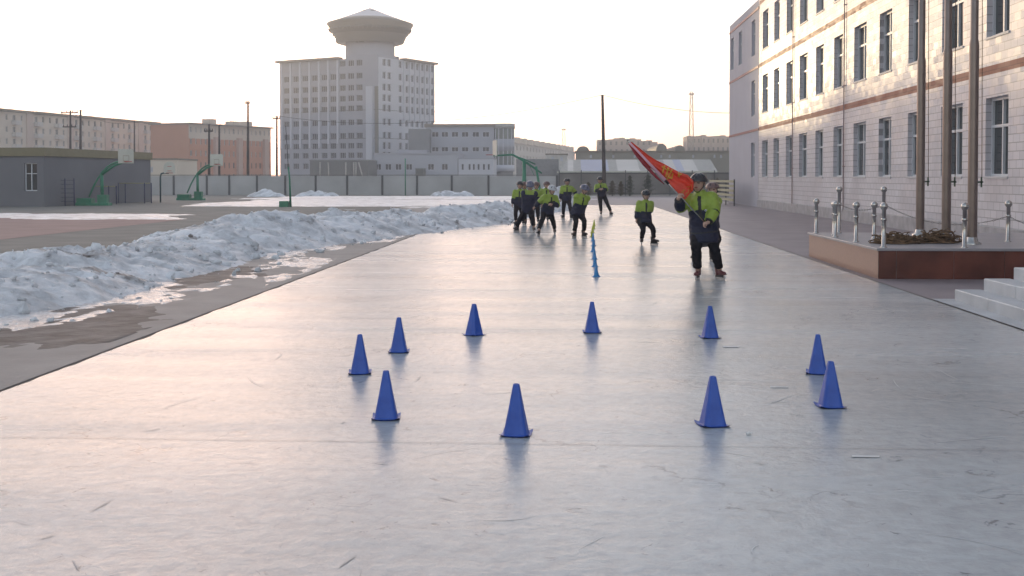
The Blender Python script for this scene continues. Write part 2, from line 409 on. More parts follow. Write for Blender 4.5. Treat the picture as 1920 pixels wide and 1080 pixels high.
sheet('kerb_slab', [(4.76, -8), (5.3, -8), (5.3, 15.6), (4.76, 15.6)], .012, M_marble)
for i, (pts) in enumerate([[(1444, 728), (1478, 728), (1478, 730), (1444, 730)], [(1597, 858), (1649, 859), (1649, 862), (1597, 861)], [(1356, 652), (1386, 652), (1386, 654), (1356, 654)]]):
    q = [gp(*p) for p in pts]
    sheet('ice_marking', [(p.x, p.y) for p in q], .014, M_paint)
for y0 in (6.95, 13.1):      # straight frozen joints across the rink
    sheet('ice_seam', [(-4.2, y0 + .05), (4.7, y0 - .05), (4.7, y0 - .044), (-4.2, y0 + .056)], .0135, mat('ice_seam_grey', (.24, .25, .27), .4))

# ------------------------------------------------------------------ ploughed snow along the rink
AX = [(4, -10.9, .38, 2.8), (10, -9.4, .40, 2.8), (15, -8.4, .42, 2.6), (18, -8.05, .40, 2.3), (21, -7.85, .27, 2.1), (23.5, -7.9, .36, 1.9), (27, -7.7, .64, 2.4),
      (31, -6.9, .56, 2.4), (36, -5.4, .46, 2.2), (41, -3.9, .52, 1.9), (46, -3.0, .50, 1.6), (52, -2.0, .42, 1.4), (58, -1.1, .55, 1.3), (62, -.6, 1.1, 1.2), (65, -.4, .5, 1.1), (70, 0, -.1, 1.0)]
def axis(y):
    for a, c in zip(AX, AX[1:]):
        if a[0] <= y <= c[0]:
            t = (y - a[0]) / (c[0] - a[0]); t = t * t * (3 - 2 * t)
            return [a[i] + (c[i] - a[i]) * t for i in (1, 2, 3)]
    return [AX[-1][i] for i in (1, 2, 3)]
def grid_mesh(name, xs, ys, hf, m):
    nx, ny = len(xs), len(ys); vs = []; fs = []; keep = []
    H = [[hf(x, y) for x in xs] for y in ys]
    idx = {}
    for j in range(ny - 1):
        for i in range(nx - 1):
            if max(H[j][i], H[j][i + 1], H[j + 1][i], H[j + 1][i + 1]) <= 0.0: continue
            q = []
            for (a, c) in ((i, j), (i + 1, j), (i + 1, j + 1), (i, j + 1)):
                if (a, c) not in idx:
                    idx[(a, c)] = len(vs); vs.append((xs[a], ys[c], max(H[c][a], -.05)))
                q.append(idx[(a, c)])
            fs.append(q)
    me = bpy.data.meshes.new(name); me.from_pydata(vs, [], fs); me.materials.append(m)
    me.polygons.foreach_set('use_smooth', [True] * len(fs)); me.update()
    o = bpy.data.objects.new(name, me); C.objects.link(o); return o
def berm_h(x, y):
    ax, h, wd = axis(y)
    ax += .25 * fr((y * .35, 3, 1), 3)
    d = (x - ax) / wd
    f = max(0.0, 1 - d * d)
    n1 = fr((x * .55, y * .45, 0), 5); n2 = 1 - 2.2 * abs(fr((x * 1.5, y * 1.3, 4), 4)); n3 = fr((x * 4.5, y * 4, 8), 4); n4 = 1 - 2 * abs(fr((x * 9, y * 7, 18), 3))
    if f <= 0: return -.03
    return (h * f ** 1.15) * (1 + .5 * n1) + f ** .5 * (.075 * n2 + .055 * n3 + .016 * n4) - .055
def crust_h(x, y):
    ax, h, wd = axis(y)
    if x > -4.38 or x < ax: return -.1
    d = x - ax - wd * .8
    reach = 1 - max(0, d / (1.5 if y < 15 else 2.0 if y < 24 else 1.5 if y < 30 else .7))
    p = fr((x * .8, y * .34, 20), 5) + .45 * fr((x * 5, y * 2.6, 2), 4)
    return .10 * (p + .75 * reach - .42)
ys = list(np.arange(6, 22, .07)) + list(np.arange(22, 36, .10)) + list(np.arange(36, 69, .16))
xs = list(np.arange(-13, 1.6, .085))
sb = grid_mesh('snow_bank', xs, ys, berm_h, M_snow); tag(sb, 'long dirty ridge of ploughed snow along the left edge of the ice', 'snow bank')
cr_ = grid_mesh('melt_ice', list(np.arange(-10, -4.3, .07)), list(np.arange(7, 40, .09)), lambda x, y: min(crust_h(x, y), .022 + .008 * fr((x * 6, y * 5, 3), 3)) , mat('wet_crust_ice', (.34, .33, .34), .20, var=.35, scale=2.5, bump=.06, bscale=13, spec=.6, col2=(.72, .73, .76))); struct(cr_, 'stuff')
rn = random.Random(5); cb = MB()
ico = [Vector(v).normalized() for v in ((0, 1, 1.6), (0, -1, 1.6), (0, 1, -1.6), (0, -1, -1.6), (1, 1.6, 0), (-1, 1.6, 0), (1, -1.6, 0), (-1, -1.6, 0), (1.6, 0, 1), (-1.6, 0, 1), (1.6, 0, -1), (-1.6, 0, -1))]
icf = [(0, 1, 8), (0, 8, 4), (0, 4, 5), (0, 5, 9), (0, 9, 1), (1, 6, 8), (8, 6, 10), (8, 10, 4), (4, 10, 2), (4, 2, 5), (5, 2, 11), (5, 11, 9), (9, 11, 7), (9, 7, 1), (1, 7, 6), (3, 6, 7), (3, 7, 11), (3, 11, 2), (3, 2, 10), (3, 10, 6)]
for i in range(2200):
    y = 8 + 55 * rn.random() ** 1.5; ax, h_, wd_ = axis(y); x = ax + wd_ * rn.uniform(-.9, 1.25)
    if x > -4.4 and y < 24: continue
    z = berm_h(x, y); cr = crust_h(x, y)
    if z < .01 and cr < .01 and rn.random() < .75: continue
    r_ = .018 + .085 * rn.random() ** 4; z = max(z, 0) + r_ * .25
    M_ = Matrix.Rotation(rn.uniform(0, 6), 3, 'Z') @ Matrix.Rotation(rn.uniform(0, 6), 3, 'X')
    sc = (rn.uniform(.7, 1.5), rn.uniform(.6, 1.2), rn.uniform(.5, .9))
    cb.add([Vector((x, y, z)) + M_ @ Vector((v.x * sc[0], v.y * sc[1], v.z * sc[2])) * r_ * rn.uniform(.8, 1.15) for v in ico], icf)
struct(cb.build('snow_crumbs', M_snow), 'stuff')
def puddle_h(x, y):
    d = ((x + 5.9) / 1.5) ** 2 + ((y - 12.3) / 1.9) ** 2; d2 = ((x + 5.6) / .9) ** 2 + ((y - 18.5) / 2.4) ** 2
    return .05 * (max(1.25 - d, .7 - d2) + .9 * fr((x * .9, y * .6, 50), 5)) if x < -4.4 else -.1
pu = grid_mesh('slush_puddle', list(np.arange(-8, -4.3, .07)), list(np.arange(9, 23, .09)), lambda x, y: min(puddle_h(x, y), .012), mat('dark_slush', (.020, .017, .017), .6, spec=.3, var=.5, scale=3, bump=.02, bscale=11, col2=(.12, .11, .11))); struct(pu, 'stuff')
def field_h(x, y):
    p = fr((x * .10, y * .16, 31), 5) + .5 * fr((x * .9, y * .7, 11), 4)
    a = 0
    for (y0, y1, x0, x1, k) in ((43.5, 51, -40, -14.5, .72), (64, 84, -23.5, 1.5, .95), (86, 99, -26, 3, .85), (50, 53.5, -14, -8, .3), (30, 31.5, -12, -8.8, .5), (58, 64, -12, -6, .1)):
        e = min((y - y0) / 1.5, (y1 - y) / 1.5, (x - x0) / 3, (x1 - x) / 3, 1)
        if e > 0: a = max(a, k * e)
    return .16 * (p * .75 + a - .34) if a > 0 else -.1
fs_ = grid_mesh('snow_cover', list(np.arange(-41, 4, .3)), list(np.arange(29.5, 100, .3)), lambda x, y: min(field_h(x, y), .06), M_slush); struct(fs_, 'stuff')
def mound(cx, cy, rx, ry, h, label):
    def hf(x, y):
        d = ((x - cx) / rx) ** 2 + ((y - cy) / ry) ** 2
        return h * max(0, 1 - d) ** .5 * (1 + .7 * fr((x * .9, y * .9, cx), 4)) - .02
    tag(grid_mesh('snow_heap', list(np.arange(cx - rx * 1.1, cx + rx * 1.1, .12)), list(np.arange(cy - ry * 1.1, cy + ry * 1.1, .12)), hf, M_snow), label, 'snow heap', 'snow heaps along the far wall')
mound(at(499, 360, 98).x, 98, 1.6, 1.2, .42, 'small round snow heap furthest left before the far wall')
mound(at(595, 360, 98).x, 98, 1.9, 1.1, .45, 'low wide snow heap before the wall left of the thin green court post')
mound(at(848, 360, 98).x, 98, 1.9, 1.2, .50, 'snow heap before the wall under the low wing of the tower building')

# ------------------------------------------------------------------ facades and windows
def facade(mb, A, org, L, z0, z1, holes, depth=.18, mi=0, base=None):
    """wall face with rectangular holes (on one grid) and their reveals, seen from local -y"""
    T = Matrix.Translation(Vector(org)) @ Matrix.Rotation(A, 4, 'Z'); old = mb.T
    mb.T = T if base is None else base @ T
    us = sorted({0, L} | {round(h[0], 4) for h in holes} | {round(h[1], 4) for h in holes})
    zs = sorted({z0, z1} | {round(h[2], 4) for h in holes} | {round(h[3], 4) for h in holes})
    for a, c in zip(us, us[1:]):
        for d, e in zip(zs, zs[1:]):
            um, zm = (a + c) / 2, (d + e) / 2
            if any(h[0] < um < h[1] and h[2] < zm < h[3] for h in holes): continue
            mb.quad((a, 0, d), (c, 0, d), (c, 0, e), (a, 0, e), mi)
    for (a, c, d, e) in holes:
        mb.quad((a, 0, d), (a, depth, d), (a, depth, e), (a, 0, e), mi); mb.quad((c, 0, d), (c, 0, e), (c, depth, e), (c, depth, d), mi)
        mb.quad((a, 0, d), (c, 0, d), (c, depth, d), (a, depth, d), mi); mb.quad((a, 0, e), (a, depth, e), (c, depth, e), (c, 0, e), mi)
    mb.T = old
    return T
def win_data(wd, ht, fw=.06, cols=2, transom=.66, fmat=M_pvc):
    """frame mesh, origin at the middle of the sill, glass plane at y=0"""
    m = MB(); h = wd / 2
    m.box(-h, h, -.05, .03, 0, fw); m.box(-h, h, -.05, .03, ht - fw, ht); m.box(-h, -h + fw, -.048, .03, fw, ht - fw); m.box(h - fw, h, -.048, .03, fw, ht - fw)
    if transom: m.box(-h + fw, h - fw, -.044, .03, ht * transom - fw / 2, ht * transom + fw / 2)
    for k in range(1, cols):
        x = -h + wd * k / cols; m.box(x - fw / 2, x + fw / 2, -.047, .028, fw, ht - fw)
    return m.data('window', fmat)
def pane_data(wd, ht, g=M_glass):
    m = MB(); m.quad((-wd / 2, .0, 0), (wd / 2, .0, 0), (wd / 2, .0, ht), (-wd / 2, .0, ht)); return m.data('pane', g)
def put(data, name, parent, loc, rz=0, rx=0, ry=0):
    o = bpy.data.objects.new(name, data); C.objects.link(o); o.parent = parent; o.location = loc; o.rotation_euler = (rx, ry, rz); return o
def on(T, u, y, z): return tuple(T @ Vector((u, y, z)))

# ------------------------------------------------------------------ school
XW = 10.3; YF = 64.15; YN = 3.0
sch = thing('school_building', 'white tiled school building with terracotta bands beside the ice rink', 'building', (XW, YF, 0), R(-90))
Ls = YF - YN
rowsz = [(1.62, 3.55), (5.03, 7.0), (8.38, 10.35)]
wins = []
k = 0
y = 62.1
while y > 5:
    wd = 1.5 if k % 3 else 1.75
    wins.append((YF - y, wd)); y -= 3.33; k += 1
holes = [(u - wd / 2, u + wd / 2, a, c) for (u, wd) in wins for (a, c) in rowsz]
mb = MB(); facade(mb, 0, (0, 0, 0), Ls, .42, 13.2, holes, .24)
mb.box(Ls, Ls + .3, 0, 14, 0, 13.2)                         # near end
mb.quad((0, 0, 10.9), (0, 0, 13.2), (0, 14, 13.2), (0, 14, 10.9))
mb.quad((0, 0, 13.2), (Ls, 0, 13.2), (Ls, 14, 13.2), (0, 14, 13.2))
mb.quad((0, 14, 0), (0, 14, 13.2), (Ls, 14, 13.2), (Ls, 14, 0))
mb.build('wall', M_tile, sch)
m = MB(); m.bbox(-.02, Ls + .3, -.06, -.003, 0, .42, .02); m.build('plinth', M_plinth, sch)
for z in (4.12, 7.52, 10.88):
    m = MB(); m.box(.12, Ls, -.004, .02, z, z + .21); m.build('tile_band', M_band, sch)
for u in (YF - 44.3, YF - 54.3, YF - 20.0):
    m = MB(); m.loft([(u, -.05, .3), (u, -.05, 13)], .022, 8)
    for z in (2, 5, 8, 11): m.box(u - .045, u + .045, -.085, -.004, z, z + .04)
    m.build('downpipe', mat('old_downpipe', (.36, .26, .27), .5), sch)
wd_cache = {}
for (u, wd) in wins:
    for (a, c) in rowsz:
        key = (wd, round(c - a, 2))
        if key not in wd_cache: wd_cache[key] = (win_data(wd, c - a, .07, 2, .64), pane_data(wd, c - a))
        fdat, pdat = wd_cache[key]
        o = put(fdat, 'window', sch, (u, .19, a))
        put(pdat, 'pane', o, (0, .014, 0), R(random.uniform(-1, 1)), R(random.uniform(-.8, .8)))
        key2 = ('sill', wd)
        if key2 not in wd_cache:
            s_ = MB(); s_.bbox(-wd / 2 - .02, wd / 2 + .02, -.22, -.05, -.05, .012, .01); wd_cache[key2] = s_.data('sill', M_sill)
        put(wd_cache[key2], 'sill', o, (0, 0, 0))
# plastered three storey wing past the tiled block
wg = thing('school_wing', 'lavender plastered wing with maroon lines at the far end of the school', 'building', (XW, YF + 11.6, 0), R(-90))
Lw = 11.55
wh = [(u - .62, u + .62, a, c) for (u, rs) in ((1.2, (2,)), (4.6, (2,)), (9.6, (0, 1, 2))) for (a, c) in [rowsz[i] for i in rs]]
mb = MB(); facade(mb, 0, (0, 0, 0), Lw, 0, 11.25, [h for h in wh], .2)
mb.quad((0, 0, 0), (0, 0, 11.25), (0, 12, 11.25), (0, 12, 0)); mb.quad((0, 0, 11.25), (Lw, 0, 11.25), (Lw, 12, 11.25), (0, 12, 11.25)); mb.quad((0, 12, 0), (0, 12, 11.25), (Lw, 12, 11.25), (Lw, 12, 0))
mb.build('wall', M_plaster, wg)
for z in (4.15, 7.55, 10.72):
    m = MB(); m.box(0, Lw, -.03, .0, z, z + .13); m.build('painted_band', M_bandp, wg)
d1, d2 = win_data(1.24, 1.95, .07, 2, .64), pane_data(1.24, 1.95)
for (a0, a1, z0, z1) in wh:
    o = put(d1, 'window', wg, ((a0 + a1) / 2, .16, z0)); put(d2, 'pane', o, (0, .012, 0), R(random.uniform(-.6, .6)))
# slatted bench-like barrier at the foot of the wing
sf = thing('slatted_barrier', 'cream horizontal slatted barrier at the foot of the school wing', 'barrier', (9.2, 66, 0))
for k in range(5):
    m = MB(); m.box(0, .05, 0, 11, .28 + k * .26, .28 + k * .26 + .13); m.build('slat', mat('cream_slat', (.40, .37, .24), .6), sf)
for y_ in (.1, 3.6, 7.2, 10.8):
    m = MB(); m.box(.053, .12, y_, y_ + .08, 0, 1.5); m.build('post', M_fpost, sf)

# ------------------------------------------------------------------ entrance steps
st = thing('entrance_steps', 'pale stone entrance steps rising to the school at the right edge', 'steps', (5.0, 15.4, 0))
for i in range(6):
    m = MB(); x0 = .32 * i; ye = -i * .14
    while ye > -10.5:
        ln_ = random.choice((.9, 1.05, 1.2)); m.bbox(x0 + random.uniform(-.006, .004), x0 + (.33 if i < 5 else 3.6), ye - ln_ + .006, ye, 0.012, .155 * (i + 1) + random.uniform(-.003, .003), .010); ye -= ln_
    m.build('step', M_marble, st)

# ------------------------------------------------------------------ flag platform
PZ = .49
pf = thing('flag_platform', 'low platform faced in polished red granite carrying the flagpoles', 'platform', (4.88, 18.7, 0))
m = MB(); m.quad((0, 0, 0), (0, 0, PZ - .04), (0, 5.3, PZ - .04), (0, 5.3, 0)); m.quad((0, 5.3, 0), (0, 5.3, PZ - .04), (4.9, 5.3, PZ - .04), (4.9, 5.3, 0)); m.quad((4.9, 0, 0), (4.9, 5.3, 0), (4.9, 5.3, PZ - .04), (4.9, 0, PZ - .04))
m.build('side_cladding', M_granite2, pf)
m = MB(); x = 0
for i, x1 in enumerate((.28, 1.17, 1.95, 2.75, 3.5, 4.2, 4.9)):
    m.box(x + .004, x1 - .004, -.012, .01, 0, PZ - .045); x = x1
m.build('front_cladding', M_granite, pf)
m = MB(); m.quad((0, .0, 0), (4.9, .0, 0), (4.9, .0, PZ - .04), (0, .0, PZ - .04)); m.build('cladding_joint', mat('grout', (.25, .2, .2), .8), pf)
m = MB(); m.bbox(-.03, 4.93, -.035, 5.33, PZ - .04, PZ, .008); m.build('coping', M_cap, pf)
def flagpole(y, label, r):
    t = thing('flagpole', label, 'flagpole', (6.72, y, PZ), 0, 'steel flagpoles on the granite platform')
    m = MB(); m.lathe([(r * 1.02, 0), (r, 3.3), (r * .97, 3.34)], 20); m.build('lower_tube', M_polesteel, t)
    m = MB(); m.lathe([(r * .97, 3.34), (r * .82, 3.40), (r * .80, 9.4), (.02, 9.42)], 20); m.build('upper_tube', M_polesteel, t)
    m = MB(); m.lathe([(r * 1.9, 0), (r * 1.9, .025), (r * 1.25, .05), (r * 1.1, .11), (r * 1.02, .12)], 20); m.build('base_flange', M_steel, t)
    m = MB(); m.ell((0, 0, 9.5), .11, .11, .11); m.build('finial', M_steel, t)
    m = MB(); m.box(r * .98, r + .09, -.012, .012, 1.02, 1.05); m.box(r + .05, r + .075, -.012, .012, .95, 1.12); m.build('cleat', mat('green_cleat', (.06, .10, .07), .5), t)
    m = MB(); m.loft([(r + .07, 0, 1.05), (r + .05, .01, 4), (r + .03, 0, 9.3)], .006, 5); m.build('halyard', M_rope, t)
flagpole(22.75, 'steel flagpole furthest from the camera on the granite platform', .078)
flagpole(21.2, 'middle one of the three steel flagpoles, behind a heap of brown rope', .078)
flagpole(19.85, 'steel flagpole nearest the camera on the granite platform', .078)
def bollard(x, y, h, label, proto=[None]):
    t = thing('bollard', label, 'bollard', (x, y, PZ), 0, 'stainless bollards with ball tops on the platform')
    m = MB(); m.lathe([(.055, 0), (.055, .012), (.034, .02), (.033, h - .10), (.045, h - .095), (.045, h - .08), (.026, h - .07)], 16); m.build('post', M_steel, t)
    m = MB(); m.ell((0, 0, h - .045), .062, .062, .062, 18, 12); m.build('ball', M_steel, t)
    m = MB(); m.lathe([(.035, h * .60), (.044, h * .61), (.044, h * .66), (.035, h * .67)], 14); m.build('chain_collar', M_steel, t)
    return t
BL = [(5.00, 18.84, .70, 'ball-topped steel bollard on the front left corner of the granite platform'),
      (4.97, 20.5, .68, 'ball-topped steel bollard on the platform left edge, next behind the corner one'),
      (4.99, 22.15, .66, 'ball-topped steel bollard on the platform left edge, third back from the corner'),
      (4.97, 23.75, .68, 'leftmost ball-topped steel bollard, at the far left corner of the platform'),
      (5.13, 22.9, .64, 'low steel bollard half hidden just behind the third one of the left edge'),
      (5.42, 23.75, .92, 'tall steel bollard at the platform back, left of the flagpoles by itself'),
      (6.30, 23.75, .92, 'tall steel bollard at the platform back, just left of the far flagpole'),
      (5.56, 21.6, .66, 'steel bollard half hidden behind the front corner one, left of the rope heap'),
      (6.26, 18.84, .70, 'steel bollard on the platform front edge before the middle and near flagpoles'),
      (7.62, 20.7, .70, 'rightmost ball-topped steel bollard in view, right of the flagpoles')]
for x, y, h, l in BL: bollard(x, y, h, l)
def chain(a, c, sag, label):
    a = Vector(a); c = Vector(c); m = MB(); n = 34
    P = [a.lerp(c, i / n) + Vector((0, 0, -sag * 4 * (i / n) * (1 - i / n))) for i in range(n + 1)]
    for i in range(n):
        d = (P[i + 1] - P[i]); mid = (P[i] + P[i + 1]) / 2; side = Vector((0, 0, 1)) if i % 2 else d.cross(Vector((0, 0, 1))).normalized()
        for s_ in (-1, 1):
            m.loft([P[i] - d * .15, mid + side * .012 * s_, P[i + 1] + d * .15], .004, 5)
    tag(m.build('chain', mat('dull_chain', (.18, .17, .16), .5, .7)), label, 'chain', 'chains hung between the bollards')
chain((7.62, 20.7, PZ + .44), (6.3, 23.75, PZ + .58), .26, 'sagging chain between the rightmost bollard and the tall one behind the poles')
chain((7.62, 20.7, PZ + .44), (9.3, 20.9, PZ + .44), .22, 'sagging chain running right from the rightmost bollard out of view')
chain((5.42, 23.75, PZ + .58), (6.3, 23.75, PZ + .58), .12, 'short chain between the two tall bollards at the platform back')
def rope_heap(px, py, Y, rx, h, label, seed):
    rnd = random.Random(seed); m = MB(); c = at(px, py, Y); c.z = PZ
    for i in range(110):
        P = []; a0 = rnd.uniform(0, 6.28); r0 = rnd.uniform(.12, rx); z0 = rnd.uniform(.03, 1) * h * (1 - (r0 / rx) ** 2 * .75)
        turn = rnd.uniform(1.2, 4.5); cx = rnd.uniform(-.12, .12) * 1.5; cy = rnd.uniform(-.08, .08); n = 14
        for k in range(n):
            a = a0 + turn * k / n; rr = r0 * (1 + .12 * math.sin(3 * a + i))
            x = cx + rr * math.cos(a); y_ = cy + rr * .62 * math.sin(a); z = max(.016, z0 + .045 * math.sin(2.3 * a + i) - .2 * h * (k / n))
            P.append((x, y_, z))
        m.loft(P, rnd.uniform(.006, .013), 5)
    o = m.build('rope_heap', M_rope); o.location = c; tag(o, label, 'rope heap', 'heaps of brown rope on the platform')
rope_heap(1682, 458, 20.0, .31, .23, 'flat tangled heap of brown rope behind the corner bollard of the platform', 3)
rope_heap(1759, 455, 20.2, .27, .29, 'rounder taller heap of brown rope before the middle flagpole', 9)

# ------------------------------------------------------------------ cones
def cone_parts(t, H=.315):
    hw, tw = .074, .019
    m = MB()
    # square-based tapering cone with rounded corners, flared foot and open top
    def ring(w, z, n=6, rr=.5):
        P = []
        r = w * rr
        for q in range(4):
            cx = (w - r) * (1 if q in (0, 3) else -1); cy = (w - r) * (1 if q in (0, 1) else -1)
            for i in range(n): a = q * math.pi / 2 + i / (n - 1) * math.pi / 2; P.append((cx + r * math.cos(a), cy + r * math.sin(a), z))
        return P
    rs = [ring(hw * 1.06, .006), ring(hw, .014), ring(hw * .78 + tw * .22, H * .25), ring((hw + tw) / 2, H * .5), ring(tw * 1.12, H * .95), ring(tw, H, rr=.9), ring(tw * .7, H, rr=.9), ring(tw * .7, H * .9, rr=.9)]
    vs = [p for r_ in rs for p in r_]; n = len(rs[0]); fs = []
    for i in range(len(rs) - 1):
        for k in range(n): fs.append((i * n + k, i * n + (k + 1) % n, (i + 1) * n + (k + 1) % n, (i + 1) * n + k))
    m.add(vs, fs, 0, False); m.build('cone_body', M_blue, t)
    m = MB(); e = .092
    v = []
    N_ = 8
    for i in range(N_ + 1):
        for j in range(N_ + 1):
            x = -e + 2 * e * i / N_; y_ = -e + 2 * e * j / N_
            q = (abs(x) / e) ** 3 * (abs(y_) / e) ** 3
            v.append((x, y_, .004 + .016 * q))
    f = [(i * (N_ + 1) + j, (i + 1) * (N_ + 1) + j, (i + 1) * (N_ + 1) + j + 1, i * (N_ + 1) + j + 1) for i in range(N_) for j in range(N_)]
    m.add(v, f, 0, True); m.add([(a, c, z - .004) for a, c, z in v], [tuple(reversed(x)) for x in f], 0, True); m.build('base_plate', M_blue, t)
CON = [(675, 705, 'blue cone leftmost in the ring of cones on the ice', 8), (748, 665, 'blue cone of the ring, left one of the two in its far left arc', 3),
       (889, 633, 'blue cone of the far row, left of centre, in front of bare ice', 45), (1110, 628, 'blue cone at the middle of the far row, below the slalom markers', 4),
       (1331, 638, 'blue cone of the far row furthest right, below the flag bearer', 12), (1533, 705, 'blue cone at the right of the ring, partly covered by a nearer cone', -12),
       (1557, 768, 'blue cone rightmost in the ring, overlapping the one behind', 6), (1336, 803, 'blue cone of the near row, right side, beside a tiny white scrap', 14),
       (968, 821, 'blue cone nearest the camera, at the middle of the near row', -7), (724, 790, 'blue cone of the near row furthest left, foot corners curling up', 5)]
first = None
for px, py, l, a in CON:
    p = gp(px, py - 3); p.z = .011
    if first is None:
        first = thing('traffic_cone', l, 'traffic cone', p, R(a), 'ring of blue cones on the ice'); cone_parts(first)
    else: dup(first, p, R(a), l)
def marker(mt, loc, label):
    t = thing('slalom_marker', label, 'slalom marker', loc, R(random.uniform(0, 90)), 'line of small slalom markers on the ice')
    m = MB(); m.lathe([(.055, 0), (.052, .012), (.040, .03), (.028, .10), (.012, .20), (.004, .205)], 14); m.build('cone_body', mt, t)
    m = MB(); m.lathe([(.072, .0), (.072, .006), (.052, .008)], 14); m.build('foot', mt, t)
mk = [(1118, 520, 0), (1115.5, 501, 0), (1114.5, 487, 0), (1112, 473, 0), (1113, 462, 0), (1112, 453, 0), (1110, 445, 1), (1111, 437, 1), (1113, 430, 1), (1114, 424, 1)]
words = ['nearest and largest blue', 'second nearest blue', 'third nearest blue', 'third furthest blue', 'second furthest blue', 'furthest blue', 'nearest yellow', 'second nearest yellow', 'second furthest yellow', 'furthest yellow']
for (px, py, c_), wd_ in zip(mk, words):
    p = gp(px, py); p.z = .011
    marker(M_yel if c_ else M_cyan, p, wd_ + ' slalom marker in the line down the ice')
p = gp(1400, 818); m = MB(); m.loft([(0, 0, .010), (.015, .005, .016), (.028, -.006, .012)], [(.009, .004), (.010, .006), (.004, .003)], 7)
o = m.build('ice_chip', M_paint); o.location = (p.x, p.y, 0.004); tag(o, 'tiny white ice chip on the rink right of a near cone', 'ice chip')

# ------------------------------------------------------------------ far wall / fences
fe = thing('boundary_wall', 'long grey panel wall with dark posts closing the playground', 'wall', (at(272, 360, 107).x, 107, 0))
xl = fe.location.x; xr = at(1046, 360, 107).x
posts = [at(px, 360, 107).x for px in (278, 326, 388, 430, 482, 535, 592, 651, 717, 782, 847, 916, 982, 1044)]
m = MB()
for a, c in zip([xl] + posts, posts): 
    if c - a > .3: m.box(a - xl + .09, c - xl - .09, 0, .12, 0, 1.74 + random.uniform(-.02, .02))
m.build('panel', M_fence, fe)
for i, x in enumerate(posts):
    m = MB(); m.box(x - xl - .09, x - xl + .09, -.06, .14, 0, 1.78); m.build('post', M_fpost, fe)
m = MB(); m.box(0, xr - xl, -.04, .16, 1.79, 1.86); m.build('coping', M_fence2, fe)
for px in (316, 355, 400, 447):
    pass
f2 = thing('panel_fence', 'brownish metal fence with thin bars on the right behind the shrubs', 'fence', (xr + .1, 104, 0))
Lf = 24
m = MB(); m.box(0, Lf, 0, .05, .15, 2.0); m.build('panel', M_fence2, f2)
m = MB(); m.box(0, Lf, -.05, .0, 1.95, 2.05); m.box(0, Lf, -.05, -.001, .1, .2); m.build('rail', M_fpost, f2)
for k in range(13):
    m = MB(); m.box(k * 1.95, k * 1.95 + .08, -.12, -.052, 0, 2.25); m.build('post', M_fpost, f2)
# ------------------------------------------------------------------ charcoal house on the left
hx = at(272, 360, 76.5).x
gb = thing('charcoal_house', 'low charcoal rendered building with an olive parapet on the far left', 'building', (-28.75, 63.2, 0), R(-4.6))
W_, D_ = 22.0, 13.5
mb = MB(); wx = W_ - 1.75
T1 = facade(mb, 0, (-W_ - .0, 0, 0), W_, 0, 2.78, [(W_ - 1.16, W_ - .42, .87, 2.40)], .2)
mb.quad((0, 0, 0), (0, D_, 0), (0, D_, 2.78), (0, 0, 2.78)); mb.quad((-W_, 0, 0), (-W_, 0, 2.78), (-W_, D_, 2.78), (-W_, D_, 0)); mb.quad((-W_, D_, 0), (-W_, D_, 2.78), (0, D_, 2.78), (0, D_, 0)); mb.quad((-W_, 0, 2.78), (0, 0, 2.78), (0, D_, 2.78), (-W_, D_, 2.78))
mb.build('wall', M_gbld, gb)
m = MB(); m.box(-W_ - .1, .1, -.1, .1, 2.783, 3.25); m.box(-.1, .1, .1, D_ + .1, 2.783, 3.25); m.box(-W_ - .1, -.1, D_ - .1, D_ + .1, 2.783, 3.25); m.build('parapet', M_par, gb)
o = put(win_data(.74, 1.53, .045, 2, .62), 'window', gb, (-.79, .15, .87)); put(pane_data(.74, 1.53), 'pane', o, (0, .012, 0))

